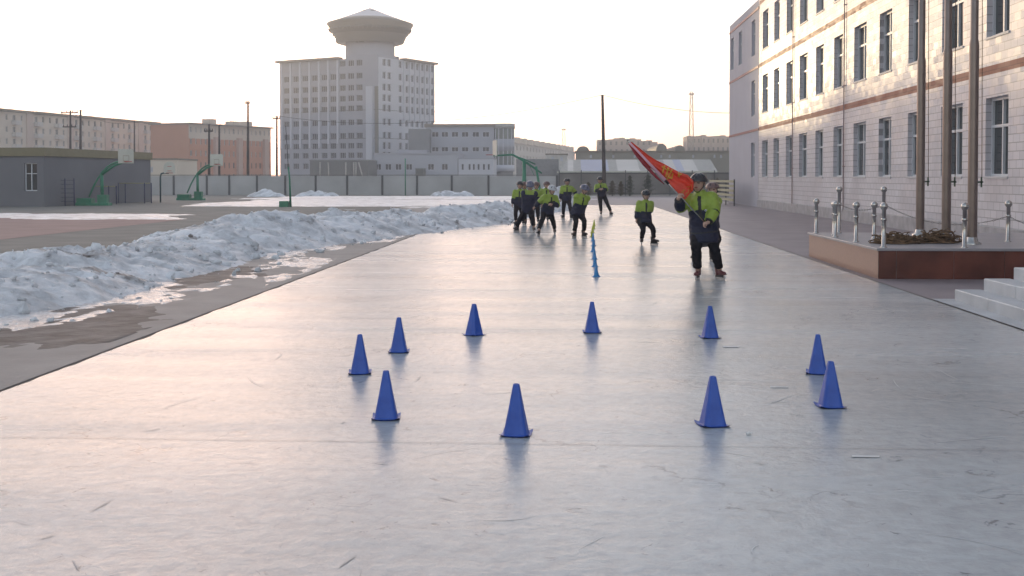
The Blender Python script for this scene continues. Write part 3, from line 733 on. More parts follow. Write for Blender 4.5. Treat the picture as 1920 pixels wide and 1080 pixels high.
# ------------------------------------------------------------------ hoops and exercise frames
def hoop(px, py, Y, s, side, board_px, label, clear=False):
    p = at(px, py, Y); p.z = 0
    t = thing('basketball_hoop', label, 'basketball hoop', p, 0, 'green basketball hoops on the playground')
    bx = at(board_px[0], board_px[1], Y); dx = bx.x - p.x; zc = bx.z; bw, bh = board_px[2] * Y / F, board_px[3] * Y / F
    r = .09 * s
    top = zc - bh * .35
    m = MB(); m.bbox(-1.45 * s, .45 * s, -.32, .32, 0, .16, .02); m.box(-1.4 * s, -.55 * s, -.28, .28, .16, .42); m.box(-.22 * s, .32 * s, -.2, .2, .16, .62); m.build('base', M_green, t)
    m = MB(); m.loft([(0, 0, .5), (-.02, 0, top * .72)], [r * 1.15, r], 10); m.build('post', M_green, t)
    m = MB(); P = []
    for k in range(9):
        a = k / 8; P.append((-.02 - .75 * s + a * (dx + .75 * s), 0, (.5 + (top - .5) * (1 - (1 - a) ** 2.6)) if k else .5))
    m.loft(P, r * .62, 8); m.build('curved_arm', M_green, t)
    m = MB(); m.loft([(-.02, 0, top * .70), (dx * .5, 0, top * .9), (dx - .02, 0, top - .02)], [r, r * .8, r * .6], 8); m.build('boom', M_green, t)
    m = MB(); ang = .55
    x0, y0 = -math.sin(ang) * bw / 2, bw / 2
    m.T = Matrix.Translation((dx, 0, zc)) @ Matrix.Rotation(R(board_px[4]), 4, 'Z')
    m.box(-.02, .02, -bw / 2, bw / 2, -bh / 2, bh / 2, 0)
    fw = bw * .05
    for (y_0, y_1, z_0, z_1) in ((-bw * .2, bw * .2, -bh * .34, -bh * .30), (-bw * .2, bw * .2, .02, .05), (-bw * .2, -bw * .17, -bh * .3, .02), (bw * .17, bw * .2, -bh * .3, .02)):
        m.box(.021, .026, y_0, y_1, z_0, z_1, 1); m.box(-.026, -.021, y_0, y_1, z_0, z_1, 1)
    m.build('backboard', [M_white, mat('board_line', (.40, .34, .26), .5)], t)
    m = MB(); T = Matrix.Translation((dx, 0, zc - bh * .38)) @ Matrix.Rotation(R(board_px[4]), 4, 'Z'); m.T = T
    P = [(.30 + .22 * math.cos(a), .22 * math.sin(a), 0) for a in [2 * math.pi * i / 20 for i in range(20)]]
    m.loft(P + [P[0]], .018, 6); m.box(.02, .1, -.03, .03, -.03, .02); m.build('ring', M_redr, t)
    return t
hoop(192, 386, 66, 1.0, 1, (236, 293, 30, 27, -48), 'large green basketball hoop before the charcoal building')
hoop(371, 375, 82, 1.0, 1, (406, 300, 24, 22, -65), 'green basketball hoop standing before the orange apartment block')
# one-post hoop
p = at(301, 381, 74.5); p.z = 0
t = thing('basketball_hoop', 'slim single post hoop with arched white board between the two green hoops', 'basketball hoop', p, 0, 'green basketball hoops on the playground')
m = MB(); m.loft([(0, 0, 0), (0, 0, 1.65), (.06, 0, 1.85), (.25, 0, 1.9), (.55, 0, 1.9)], .055, 8); m.build('post', mat('teal_post', (.03, .08, .09), .5), t)
m = MB(); m.T = Matrix.Translation((.62, -.05, 1.88)) @ Matrix.Rotation(R(-70), 4, 'Z')
v = [(0, -.35, 0), (0, .35, 0)] + [(0, .35 * math.cos(a), .42 + .33 * math.sin(a)) for a in [math.pi * i / 10 for i in range(11)]]
n = len(v); m.add(v + [(.03, y_, z) for (_, y_, z) in v], [tuple(range(n)), tuple(reversed(range(n, 2 * n)))] + [(i, i + n, (i + 1) % n + n, (i + 1) % n) for i in range(n)])
m.build('backboard', M_white, t)
m = MB(); m.T = Matrix.Translation((.62, -.05, 1.9)) @ Matrix.Rotation(R(-70), 4, 'Z')
P = [(.25 + .2 * math.cos(a), .2 * math.sin(a), 0) for a in [2 * math.pi * i / 16 for i in range(17)]]; m.loft(P, .02, 6)
m.box(.031, .036, -.13, .13, .12, .15); m.box(.031, .036, -.13, .13, .4, .43); m.build('ring', M_redr, t)
# right hand side hoop seen side on, with a brace
Y = 75; p = at(983, 380, Y); p.z = 0
t = thing('basketball_hoop', 'green basketball hoop seen side on behind the group of skaters', 'basketball hoop', p, 0, 'green basketball hoops on the playground')
def L_(px, py): q = at(px, py, Y); return (q.x - p.x, 0, q.z)
m = MB(); m.bbox(-.6, 1.6, -.4, .4, 0, .3, .02); m.build('base', M_green, t)
m = MB(); m.loft([(0, 0, .25), L_(983, 303)], [.14, .12], 8); m.build('post', M_green, t)
m = MB(); m.loft([(1.1, 0, .25), L_(1005, 312)], [.08, .08], 8); m.build('post', M_green, t)
m = MB(); m.loft([L_(925, 292), L_(961, 290), L_(983, 302), L_(1016, 325)], [.05, .07, .08, .05], 8); m.build('boom', M_green, t)
m = MB(); m.loft([L_(961, 291), L_(984, 299), L_(1004, 308)], .045, 6); m.loft([L_(990, 304), L_(1002, 330)], .02, 5); m.build('brace', M_green, t)
m = MB(); q = L_(928, 278); m.T = Matrix.Translation((q[0], 0, q[2])) @ Matrix.Rotation(R(12), 4, 'Z'); m.box(-.025, .025, -.85, .85, -.5, .5); m.build('backboard', M_white, t)
m = MB(); P = [(q[0] - .35 + .22 * math.cos(a), .22 * math.sin(a), q[2] - .42) for a in [2 * math.pi * i / 16 for i in range(17)]]; m.loft(P, .02, 6); m.build('ring', M_redr, t)
# green court post with box base
p = gp(545, 388); t = thing('court_post', 'slender green court post with a square green counterweight', 'court post', (p.x, p.y, 0))
m = MB(); m.loft([(0, 0, 0), (-.05, 0, 1.5), (-.12, 0, 2.2)], [.06, .05, .04], 8); m.build('post', M_green, t)
m = MB(); m.bbox(-.58, -.08, -.25, .25, 0, .32, .02); m.build('counterweight', M_green, t)
m = MB(); m.loft([(-.12, 0, 2.15), (-.25, 0, 4.4)], .018, 6); m.build('thin_rod', M_fpost, t)
p = at(760, 366, 103.5); t = tag(MB().loft([(0, 0, 0), (0, 0, 3.3)], .05, 8).build('thin_court_pole', M_green), 'thin bare green pole before the far grey wall', 'pole'); t.location = (p.x, 103.5, 0)
# wall ladder frame and horizontal bars
def px_x(px, Y): return at(px, 360, Y).x
t = thing('climbing_frame', 'dark blue ladder frame of three posts before the charcoal wall', 'climbing frame', (px_x(122, 65), 65, 0))
for px in (105, 122, 139):
    m = MB(); x = px_x(px, 65) - t.location.x; m.loft([(x, 0, 0), (x, 0, 1.55)], .035, 8); m.build('post', M_dkblue, t)
for k in range(6):
    m = MB(); m.loft([(px_x(105, 65) - t.location.x, 0, .25 + k * .24), (px_x(139, 65) - t.location.x, 0, .25 + k * .24)], .012, 6); m.build('rung', M_dkblue, t)
def bars(pxs, bar, Y, zt, label):
    t = thing('exercise_bar', label, 'exercise bar', (px_x(pxs[0], Y), Y, 0), 0, 'exercise bars beside the charcoal building')
    for i, px in enumerate(pxs):
        m = MB(); x = px_x(px, Y) - t.location.x; m.loft([(x, .35 * (i % 2), 0), (x, .35 * (i % 2), zt)], .035, 8); m.build('post', M_dkblue, t)
    m = MB(); m.loft([(px_x(bar[0], Y) - t.location.x, .1, zt - .02), (px_x(bar[1], Y) - t.location.x, .1, zt - .02)], .03, 6); m.build('bar', M_ybar, t)
bars((152, 162, 204, 214), (152, 214), 69, 1.10, 'low yellow exercise bar on four dark posts behind the large hoop')
bars((222, 231, 271, 280), (222, 280), 72, 1.27, 'higher yellow exercise bar on four dark posts at the end of the charcoal wall')

# ------------------------------------------------------------------ utility poles and wires
def upole(px, pyt, Y, r, label, arms=(), base=None, lean=0):
    top = at(px, pyt, Y); b_ = at(px + lean, 360, Y)
    t = thing('utility_pole', label, 'utility pole', (b_.x, Y, 0), 0, 'utility poles round the playground')
    m = MB(); m.loft([(0, 0, 0), ((top.x - b_.x) * .5, 0, top.z / 2), (top.x - b_.x, 0, top.z)], [r, r * .85, r * .6], 8); m.build('pole', M_dark, t)
    for (zr, ln) in arms:
        m = MB(); z = top.z * zr; xx = (top.x - b_.x) * zr
        m.box(xx - ln, xx + ln, -.12 - r, -r + .02, z - .06, z + .06)
        for s_ in (-.9, -.35, .35, .9): m.lathe([(.03, 0), (.05, .08), (.02, .2)], 6, ctr=(xx + s_ * ln, -.06 - r, z + .06))
        m.build('crossarm', M_dark, t)
    return top
tA = upole(1129.5, 178, 98, .17, 'thick dark wooden pole standing behind the skaters', (), lean=4)
tB = upole(465, 190, 125, .16, 'tall thin pole right of the orange apartment block', ((.98, .3),))
tC = upole(519, 217, 125, .14, 'pole against the left edge of the tower building', ((.96, .4),))
tD = upole(132, 207, 120, .15, 'pole with two crossarms behind the charcoal building', ((.97, .9), (.80, .7)))
tE = upole(151, 206, 121, .17, 'plain dark pole just right of the one with crossarms', ())
tF = upole(252, 226, 140, .12, 'faint thin pole above the end of the charcoal building', ())
tG = upole(392, 233, 118, .15, 'left pole of the pair before the orange apartment block', ((.90, .45),))
tH = upole(411, 233, 118, .13, 'right pole of the pair before the orange apartment block', ())
def wire(a, c, sag, label):
    a = Vector(a); c = Vector(c); m = MB()
    m.loft([a.lerp(c, i / 16) + Vector((0, 0, -sag * 4 * (i / 16) * (1 - i / 16))) for i in range(17)], .016, 4)
    tag(m.build('overhead_wire', M_dark), label, 'wire', 'overhead wires')
wire(tA, at(1500, 205, 98), .8, 'overhead wire running right from the thick wooden pole')
wire(tA, tC, 1.5, 'overhead wire from the thick wooden pole towards the tower building')
wire(tC, tB, .8, 'overhead wire between the tower pole and the tall thin pole')
wire(tB, tG, 1.0, 'overhead wire sagging over the orange apartment block')
wire(tD, tE, .1, 'short overhead wire joining two poles behind the charcoal building')
wire(tE, tF, .8, 'overhead wire across the cream apartment block')

# ------------------------------------------------------------------ the tower building
TH = R(28); CX, CY = at(710, 300, 300).x, 300.0
tw = thing('tower_building', 'tall grey office tower topped by a round saucer with a conical roof', 'building', (CX, CY, 0))
ZT = 32.6
# left face runs from its far end to the near corner
LL, LR = 33.4, 24.6
def zrow(py): return CAMZ + (333 - py) * .1385
rows = [zrow(p) for p in (118, 142, 164, 184, 203, 229, 254, 273, 291, 311)]
def ul(px):   # position along the left face from its left end, for a photo column
    k = (px - 1065) / F; c_, s_ = math.cos(TH), math.sin(TH)
    L = (CX - k * CY) / (c_ + k * s_) if False else (CX - k * CY) / (c_ + k * s_)
    return LL - L
AL = -TH; OL = (-LL * math.cos(TH), LL * math.sin(TH), 0)
mb = MB(); hl = []
colsl = [533, 551, 569, 587, 605, 622, 640, 656, 672]
for j, px in enumerate(colsl):
    u = ul(px); 
    for i, z in enumerate(rows): hl.append((u - .98, u + .98, z - .78, z + .78))
facade(mb, AL, OL, LL, 0, ZT, hl, .35)
# right face from the near corner
AR = math.pi / 2 - TH; hr = []
def ur(px):
    k = (px - 1065) / F; return (k * CY - CX) / (math.sin(TH) - k * math.cos(TH))
colsr = [719.5, 729, 750, 762, 772, 781.5, 791, 800, 809.5]
for px in colsr:
    u = ur(px)
    for i, z in enumerate(rows): hr.append((u - .70, u + .70, z - .92, z + .92))
facade(mb, AR, (0, 0, 0), LR, 0, ZT, hr, .35, mi=1)  # right face takes the paler tone, left face the greyer one
cL = Vector(OL); cR = Vector((LR * math.sin(TH), LR * math.cos(TH), 0)); cB = cL + cR
mb.quad(cL, cB, cB + Vector((0, 0, ZT)), cL + Vector((0, 0, ZT))); mb.quad(cR, cB, cB + Vector((0, 0, ZT)), cR + Vector((0, 0, ZT)))
mb.quad(*[v_ + Vector((0, 0, ZT)) for v_ in (Vector((0, 0, 0)), cR, cB, cL)])
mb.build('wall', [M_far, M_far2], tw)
TLm = Matrix.Translation(Vector(OL)) @ Matrix.Rotation(AL, 4, 'Z'); TRm = Matrix.Rotation(AR, 4, 'Z')
def towin(wd, ht, cols):
    m = MB(); h = wd / 2; m.quad((-h, 0, -ht / 2), (h, 0, -ht / 2), (h, 0, ht / 2), (-h, 0, ht / 2), 1)
    m.box(-h, h, -.08, -.004, -ht / 2, -ht / 2 + .10); m.box(-h, h, -.08, -.004, ht / 2 - .10, ht / 2)
    for k in range(cols + 1):
        x = -h + wd * k / cols; x = min(max(x, -h + .05), h - .05); m.box(x - .05, x + .05, -.09, -.005, -ht / 2 + .10, ht / 2 - .10)
    return m
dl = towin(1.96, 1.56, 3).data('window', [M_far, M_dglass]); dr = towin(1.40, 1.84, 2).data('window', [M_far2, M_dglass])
cnt = 0
rest = MB()
for (a, c, d, e) in hl:
    put(dl, 'window', tw, on(TLm, (a + c) / 2, .3, (d + e) / 2), AL); cnt += 1
for (a, c, d, e) in hr:
    if cnt < 100: put(dr, 'window', tw, on(TRm, (a + c) / 2, .3, (d + e) / 2), AR); cnt += 1
    else:
        q = towin(1.40, 1.84, 2); q.T = None
        T = TRm @ Matrix.Translation(((a + c) / 2, .3, (d + e) / 2)); rest.T = T
        rest.v_off = 0
        o_ = len(rest.v)
        for p_ in q.v: rest.v.append(tuple(T @ Vector(p_)))
        for f_, mi_ in zip(q.f, q.m): rest.f.append(tuple(i + o_ for i in f_)); rest.m.append(mi_); rest.sm.append(False)
o = rest.build('side_windows', [M_far2, M_dglass], tw); o['kind'] = 'stuff'
# ribs on the left six bays and the right bays, roof slabs, pilaster
for px in (524.6, 542, 560, 578, 596, 613.5, 631.5):
    m = MB(); u = ul(px); m.T = TLm; m.box(max(.05, u - .28), u + .28, -.3, -.003, 10.5 if px > 600 else 9.5, ZT - .05); m.build('rib', M_far2, tw)
for px in (756.5, 767, 777, 786.5, 795.5, 805, 813.6):
    m = MB(); u = ur(px); m.T = TRm; m.box(u - .3, min(u + .3, LR), -.35, -.003, 16.5, ZT - .05); m.build('rib', M_far2, tw)
m = MB(); m.T = TLm
m.box(-.8, ul(636), -1.0, 1.0, ZT + .003, ZT + .55); m.T = TRm; m.box(ur(754), LR + 1.2, -1.0, 1.0, ZT + .003, ZT + .55); m.build('roof_edge', M_roofb, tw)
m = MB(); m.T = TLm
for px in (533, 551, 569, 587, 605, 622):   # shallow arches closing the bays under the eaves
    u = ul(px); m.box(u - 1.2, u + 1.2, -.14, -.003, rows[0] - 1.4, ZT - .1)
m.build('bay_infill', M_recess, tw)
m = MB(); m.T = TLm; ua, uc = ul(648), LL; m.box(ua, uc, 0.0, 9, ZT + .002, CAMZ + (333 - 100) * .1364); m.T = TRm; m.box(9.003, ur(741), 0, 6, ZT + .002, CAMZ + (333 - 100) * .1364); m.build('corner_parapet', M_far, tw)
m = MB(); m.T = TLm; u0, u1 = ul(688.5), ul(701); m.box(u0, u1 - .25, -1.0, -.003, 0, CAMZ + (333 - 162) * .1375); m.build('pilaster', M_far2, tw)
m = MB(); m.T = TLm; m.box(u1 + .1, LL - .02, -.05, -.003, 0, CAMZ + (333 - 162) * .1375); m.build('recess_panel', M_saucer, tw)
for py in (207, 260):
    m = MB(); m.T = TLm; m.box(0, LL, -.06, -.002, zrow(py), zrow(py) + .12)
    m.T = TRm; m.box(0, LR, -.06, -.002, zrow(py), zrow(py) + .12); m.build('wall_joint', M_saucer2, tw)
# drum and saucer
dc = at(694, 100, 311); dcx, dcy = dc.x - CX, dc.y - CY; u_ = 311 / F
Zp = lambda py: CAMZ + (333 - py) * u_
m = MB(); m.lathe([(46 * u_, ZT), (46 * u_, Zp(84)), (44.5 * u_, Zp(80))], 40, ctr=(dcx, dcy, 0)); m.build('drum', M_far, tw)
for a in (-112, -103, -97.5):
    m = MB()
    x, y_ = dcx + 46.2 * u_ * math.cos(R(a)), dcy + 46.2 * u_ * math.sin(R(a)); m.box(x - .3, x + .3, y_ - .1, y_ + .2, Zp(83), Zp(79.5))
    m.build('drum_vent', M_dglass, tw)
m = MB(); m.lathe([(44 * u_, Zp(80)), (55 * u_, Zp(83)), (63 * u_, Zp(80.5)), (66.5 * u_, Zp(72)), (69 * u_, Zp(67)), (70.5 * u_, Zp(66.5)), (76.5 * u_, Zp(55)), (81 * u_, Zp(47.5)), (81.3 * u_, Zp(45.5))], 56, ctr=(dcx, dcy, 0)); m.build('saucer', M_saucer, tw)
m = MB(); m.lathe([(71 * u_, Zp(66)), (73.8 * u_, Zp(60.8)), (74.6 * u_, Zp(60.8)), (77.5 * u_, Zp(55.2)), (77.0 * u_, Zp(55.1))], 56, ctr=(dcx, dcy, 0))
for k in range(60):
    a = 2 * math.pi * k / 60; ca, sa = math.cos(a), math.sin(a)
    m.loft([(dcx + 74.7 * u_ * ca, dcy + 74.7 * u_ * sa, Zp(60.5)), (dcx + 77.6 * u_ * ca, dcy + 77.6 * u_ * sa, Zp(55.4))], .12, 4)
m.build('glazed_band', M_saucer2, tw)
m = MB(); m.lathe([(81.3 * u_, Zp(45.5)), (81 * u_, Zp(44.5)), (56 * u_, Zp(36))], 56, ctr=(dcx, dcy, 0)); m.build('roof_rim', M_saucer2, tw)
m = MB(); m.lathe([(56 * u_, Zp(36)), (55 * u_, Zp(35.2)), (28 * u_, Zp(25)), (5 * u_, Zp(15.5)), (.05, Zp(14))], 24, ctr=(dcx, dcy, 0), smooth=False); m.build('cone_roof', mat('pale_metal_roof', (.62, .62, .68), .45), tw)
for a in (-118, -66, 25, 160):
    m = MB(); r_ = 15 * u_; x, y_ = dcx + r_ * math.cos(R(a)), dcy + r_ * math.sin(R(a)); m.T = Matrix.Translation((x, y_, Zp(21.8))) @ Matrix.Rotation(R(a + 90), 4, 'Z')
    m.box(-.5, .5, -.7, .4, -.5, .15); m.build('roof_dormer', M_saucer2, tw)
m = MB(); m.box(dcx - .12, dcx + .12, dcy - 63 * u_ - .5, dcy - 62 * u_, Zp(70), Zp(62)); m.build('light_fitting', M_white, tw)

# low wing and annexes
def block(name, label, x0, x1, y0, dpt, h, m_, holes=(), wmat=None, roof=None, depth=.25, wcols=2, ov=.4, cat='building', group=None, left=False):
    t = thing(name, label, cat, (x0, y0, 0), 0, group)
    mb = MB(); L = x1 - x0
    facade(mb, 0, (0, 0, 0), L, 0, h, list(holes), depth)
    mb.quad((0, 0, 0), (0, 0, h), (0, dpt, h), (0, dpt, 0)); mb.quad((L, 0, 0), (L, dpt, 0), (L, dpt, h), (L, 0, h)); mb.quad((0, dpt, 0), (0, dpt, h), (L, dpt, h), (L, dpt, 0)); mb.quad((0, 0, h), (L, 0, h), (L, dpt, h), (0, dpt, h))
    mb.build('wall', m_, t)
    if roof is not None:
        m = MB(); m.box(-ov, L + ov, -ov, dpt + ov, h + .003, h + roof[1]); m.build('roof', roof[0], t)
    cache = {}
    for (a, c, d, e) in holes:
        k_ = (round(c - a, 2), round(e - d, 2))
        if k_ not in cache: cache[k_] = towin(c - a, e - d, wcols).data('window', [wmat or M_far2, M_dglass])
        put(cache[k_], 'window', t, ((a + c) / 2, depth - .04, (d + e) / 2))
    return t
def hs(cols_px, py, Y, x0, wpx, hpx):
    r_ = []
    for px in cols_px:
        c_ = at(px, py, Y); r_.append((c_.x - x0 - wpx / 2 * Y / F, c_.x - x0 + wpx / 2 * Y / F, c_.z - hpx / 2 * Y / F, c_.z + hpx / 2 * Y / F))
    return r_
Yw = 288; x0 = at(799, 300, Yw).x; x1 = at(926, 300, Yw).x
Hh = hs((816, 834, 853, 872, 892, 911), 252, Yw, x0, 13, 10) + hs((816, 834, 853, 872, 892, 911), 280, Yw, x0, 13, 9)
wgt = block('low_wing', 'three storey grey wing with brown eaves right of the tower building', x0, x1, Yw, 14, at(0, 240, Yw).z, M_wing, Hh, roof=(M_roofb, .75))
# glazed round end
gx = at(944, 300, Yw).x; rg = 19.5 * Yw / F
t = thing('glazed_pavilion', 'round glazed end of the low wing with balcony bands', 'building', (gx, Yw + rg * .6, 0))
hz = [at(0, p, Yw).z for p in (330, 322, 318, 284, 263, 241, 236)]
m = MB(); m.lathe([(rg * .9, 0), (rg * .9, hz[1])], 28); m.build('ground_floor', M_smoke, t)
m = MB(); m.lathe([(rg * .9, hz[1]), (rg * 1.04, hz[1]), (rg * 1.04, hz[2] + 1.1), (rg, hz[2] + 1.1)], 28); m.build('balcony_band', M_far2, t)
m = MB(); m.lathe([(rg, hz[2] + 1.1), (rg, at(0, 284, Yw).z - .0)], 28); m.build('glazing', mat('green_grey_glass', (.17, .19, .18), .15, var=.3, scale=.4), t); m = MB(); m.lathe([(rg, at(0, 262, Yw).z), (rg, at(0, 243, Yw).z)], 28); m.build('glazing', mat('green_grey_glass', (.17, .19, .18), .15, var=.3, scale=.4), t)
m = MB(); m.lathe([(rg, at(0, 284, Yw).z), (rg * 1.03, at(0, 284, Yw).z), (rg * 1.03, at(0, 262, Yw).z), (rg, at(0, 262, Yw).z)], 28); m.build('spandrel', M_wing, t)
m = MB(); m.lathe([(rg, at(0, 243, Yw).z), (rg * 1.08, at(0, 243, Yw).z), (rg * 1.08, at(0, 234, Yw).z), (.1, at(0, 233, Yw).z)], 28); m.build('roof', mat('pavilion_fascia', (.42, .40, .38), .6), t)
for k in range(14):
    m = MB(); a = 2 * math.pi * (k + .5) / 14; m.box(rg * 1.0 * math.cos(a) - .09, rg * 1.0 * math.cos(a) + .09, rg * 1.0 * math.sin(a) - .09, rg * math.sin(a) + .09, hz[2] + 1.0, at(0, 243, Yw).z); m.build('mullion', M_far2, t)
Ya = 268; x0 = at(701, 300, Ya).x; x1 = at(858, 300, Ya).x
Hh = hs((709, 728, 747, 767, 808, 834), 313, Ya, x0, 12, 12)
block('single_storey_annex', 'pale blue grey annex with square windows under the tower', x0, x1, Ya, 16, at(0, 290, Ya).z, M_wing, Hh, wmat=M_far2, roof=(M_far, .3), ov=.15)
x0b = at(859, 300, Ya).x; x1b = at(925, 300, Ya).x
Hh = hs((867, 880, 888, 897, 907, 916), 313, Ya, x0b, 5, 12)
block('narrow_window_annex', 'pale annex with a row of narrow windows below the round pavilion', x0b, x1b, Ya + .5, 12, at(0, 299, Ya).z, M_far2, Hh, wmat=M_far2, roof=(M_far, .25), ov=.1, wcols=1)
block('smoke_grey_block', 'windowless dark grey block joining the tower and the low wing', at(766, 300, 284).x, at(805, 300, 284).x, 284, 10, at(0, 243, 284).z, M_smoke)
block('terrace_block', 'grey block with a flat roof in front of the tower side', at(744, 300, 276).x, at(800, 300, 276).x, 276.5, 6, at(0, 282, 276).z, M_far, hs((752, 768, 785), 277.5, 276, at(744, 300, 276).x, 8, 4) and ())
sh = block('dark_shed', 'dark grey shed with slanting pale props below the tower', at(581, 300, 252).x, at(690, 300, 252).x, 252, 12, at(0, 302, 252).z, mat('shed_board', (.15, .15, .15), .8, var=.1), roof=(M_smoke, .25), ov=.1)
for (a, c) in ((600, 600), (615, 617), (648, 648), (663, 664), (672, 684), (667, 667)):
    m = MB(); q0 = at(a, 304, 251); q1 = at(c, 331, 251); m.loft([(q0.x - sh.location.x, -.8, q0.z), (q1.x - sh.location.x, -1.0, 0)], .16, 6); m.build('prop', mat('pale_prop', (.40, .37, .34), .7), sh)
block('hut', 'small dark hut before the annex, right of the thin green pole', at(779, 300, 262).x, at(794, 300, 262).x, 262, 4, at(0, 317, 262).z, mat('hut_board', (.13, .13, .12), .8), roof=(M_smoke, .2), ov=.1)

# ------------------------------------------------------------------ apartment blocks on the left
def receding(name, label, pA, pB, ZA, ZB, h, m_, bays, floors, extra=None, group=None, top_floor=None, rosebays=()):
    """block whose long face runs from point A (near) to point B (far) seen by the camera"""
    a = Vector((at(pA, 300, ZA).x, ZA, 0)); c = Vector((at(pB, 300, ZB).x, ZB, 0)); d = c - a; L = d.length; A = math.atan2(d.y, d.x)
    t = thing(name, label, 'apartment block', a, A, group)
    fl = h / floors; bw = L / bays; holes = []
    for f in range(floors):
        for k in range(bays):
            z0 = f * fl + fl * .32; 
            wv = .30 if k % 3 else .42
            holes.append((k * bw + bw * (.5 - wv / 2), k * bw + bw * (.5 + wv / 2), z0, z0 + fl * .48))
    mb = MB(); zt = h if top_floor is None else h - fl * top_floor
    facade(mb, 0, (0, 0, 0), L, 0, h, holes, .3)
    if top_floor is not None:       # colour the top storeys
        for i, f_ in enumerate(mb.f):
            if sum(mb.v[j][2] for j in f_) / len(f_) > zt: mb.m[i] = 1
    D = 14
    mb.quad((0, 0, 0), (0, 0, h), (0, D, h), (0, D, 0)); mb.quad((L, 0, 0), (L, D, 0), (L, D, h), (L, 0, h)); mb.quad((0, D, 0), (0, D, h), (L, D, h), (L, D, 0)); mb.quad((0, 0, h), (L, 0, h), (L, D, h), (0, D, h))
    mb.build('wall', m_, t)
    data = {}
    vis = [hh for hh in holes if hh[2] > 5]
    if len(vis) > 100: vis = vis[:100]
    for hh in vis:
        k_ = round(hh[1] - hh[0], 2)
        if k_ not in data: data[k_] = towin(hh[1] - hh[0], hh[3] - hh[2], 2).data('window', [M_bal, M_dglass])
        put(data[k_], 'window', t, ((hh[0] + hh[1]) / 2, .26, (hh[2] + hh[3]) / 2))
    rem = [hh for hh in holes if hh not in vis]
    q = MB()
    for hh in rem: q.quad((hh[0], .29, hh[2]), (hh[1], .29, hh[2]), (hh[1], .29, hh[3]), (hh[0], .29, hh[3]))
    if rem: o = q.build('lower_windows', M_dglass, t); o['kind'] = 'stuff'
    return t, L, fl, bw
t, L, fl, bw = receding('cream_apartment_block', 'long cream and rose apartment block with balconies on the far left', -70, 297, 272, 360, 18.1, M_ap1, 30, 6)
for k in range(0, 30, 3):
    for f in range(2, 6):
        m = MB(); m.box(k * bw + bw * .12, k * bw + bw * .88, -1.3, -.004, f * fl - .1, f * fl + .95); m.build('balcony', M_bal, t)
for k in (2, 8, 14, 20, 26):
    m = MB(); m.box(k * bw + .2, (k + 1) * bw - .2, -.35, -.003, 0, 18.2); m.build('stair_bay', M_ap1b, t)
m = MB()
for k in range(10): m.box(k * 3 * bw + (0 if k else -.6), (k + 1) * 3 * bw - .4, -1.2 if k % 2 else -.7, 14.4, 18.203, 18.75)
m.build('roof_edge', M_par, t)
t, L, fl, bw = receding('orange_apartment_block', 'orange brown apartment block with a cream top floor left of the tower', 354, 508, 318, 350, 16.3, [M_ap2, M_ap1], 18, 5, top_floor=1.15)
for k in (4, 5, 9, 10, 15, 16):
    m = MB(); m.box(k * bw + .1, (k + 1) * bw - .1 if k % 2 == 0 else (k + 1) * bw - .3, -.9, -.004, 0, 13.0); 
    m.build('buff_bay', M_ap2b, t) if k in (5, 10, 16) else None
m = MB(); m.box(-.4, L + .4, -.9, 14.4, 16.303, 16.7); m.build('roof_edge', M_roofb, t)
for k, z in ((5, 1.5), (10, 1.2), (13, 1.4)):
    m = MB(); m.box(k * bw, k * bw + 2.5, 1, 4, 16.702, 16.7 + z); m.build('roof_box', M_ap1, t)
block('beige_outbuilding', 'small pale building with a stepped roofline behind the single post hoop', at(276, 300, 150).x, at(333, 300, 150).x, 150, 8, at(0, 300, 150).z, M_ap1, hs((284, 323), 318, 150, at(276, 300, 150).x, 6, 11), roof=(M_roofb, .2), ov=.1)

# ------------------------------------------------------------------ things beyond the right fence
x0 = at(1048, 300, 122).x; x1 = at(1345, 300, 122).x
t = thing('greenhouse_shed', 'long low shed with a patchy pale and blue sheet roof behind the fence', 'shed', (x0, 122, 0))
ze, zr_ = at(0, 321, 122).z, at(0, 300, 128).z; Lg = x1 - x0
m = MB(); m.box(.3, Lg - .3, .4, 9, 0, ze - .1); m.build('wall', mat('shed_wall', (.36, .34, .31), .7), t)
k = 0; x = 0
cuts = [0, .9, 1.5, 2.3, 5.2, 6.1, 8.4, 11.2, 12.2, 13.0, 14.4, Lg]
for i, (a, c) in enumerate(zip(cuts, cuts[1:])):
    m = MB(); sh_ = 1.5 * (1 - min(1, a / 1.5)); m.add([(a, 0, ze), (c, 0, ze), (c + .0, 6, zr_), (a + (.9 if i == 0 else 0), 6, zr_), (a, 0, ze - .06), (c, 0, ze - .06)], [(0, 1, 2, 3), (0, 4, 5, 1)])
    m.build('roof_sheet', M_metalb if i in (3, 8) else (M_metal if i % 2 else mat('dull_sheet_roof', (.30, .29, .27), .5)), t)
m = MB(); m.box(-.2, Lg, -.12, -.02, ze - .22, ze - .02); m.build('gutter', M_white, t)
m = MB(); m.box(.2, Lg, -.1, 0, ze - .45, ze - .25); m.build('white_rail', M_metal, t)
xb = at(1080, 300, 150).x; Hh = hs((1108, 1150, 1190, 1240, 1256, 1300, 1340, 1352), 293, 150, xb, 4, 6)
block('flat_roofed_row', 'long flat roofed grey row behind the greenhouse shed', xb, at(1372, 300, 150).x, 150, 9, at(0, 286.5, 150).z, mat('row_wall', (.30, .275, .245), .8, var=.1, scale=.3), Hh, roof=(M_roofb, .18), ov=.1)
xb = at(1024, 300, 140).x
block('white_hut', 'small white hut with two windows left of the flat roofed row', xb, at(1063, 300, 140).x, 140, 5, at(0, 291, 140).z, M_bal, hs((1036, 1053), 298, 140, xb, 5, 8), roof=(M_roofb, .12), ov=.1)
block('grey_yard_wall_block', 'plain grey block behind the side-on basketball hoop', at(968, 300, 128).x, at(1047, 300, 128).x, 128, 6, at(0, 299, 128).z, mat('plain_grey_render', (.30, .29, .30), .8))
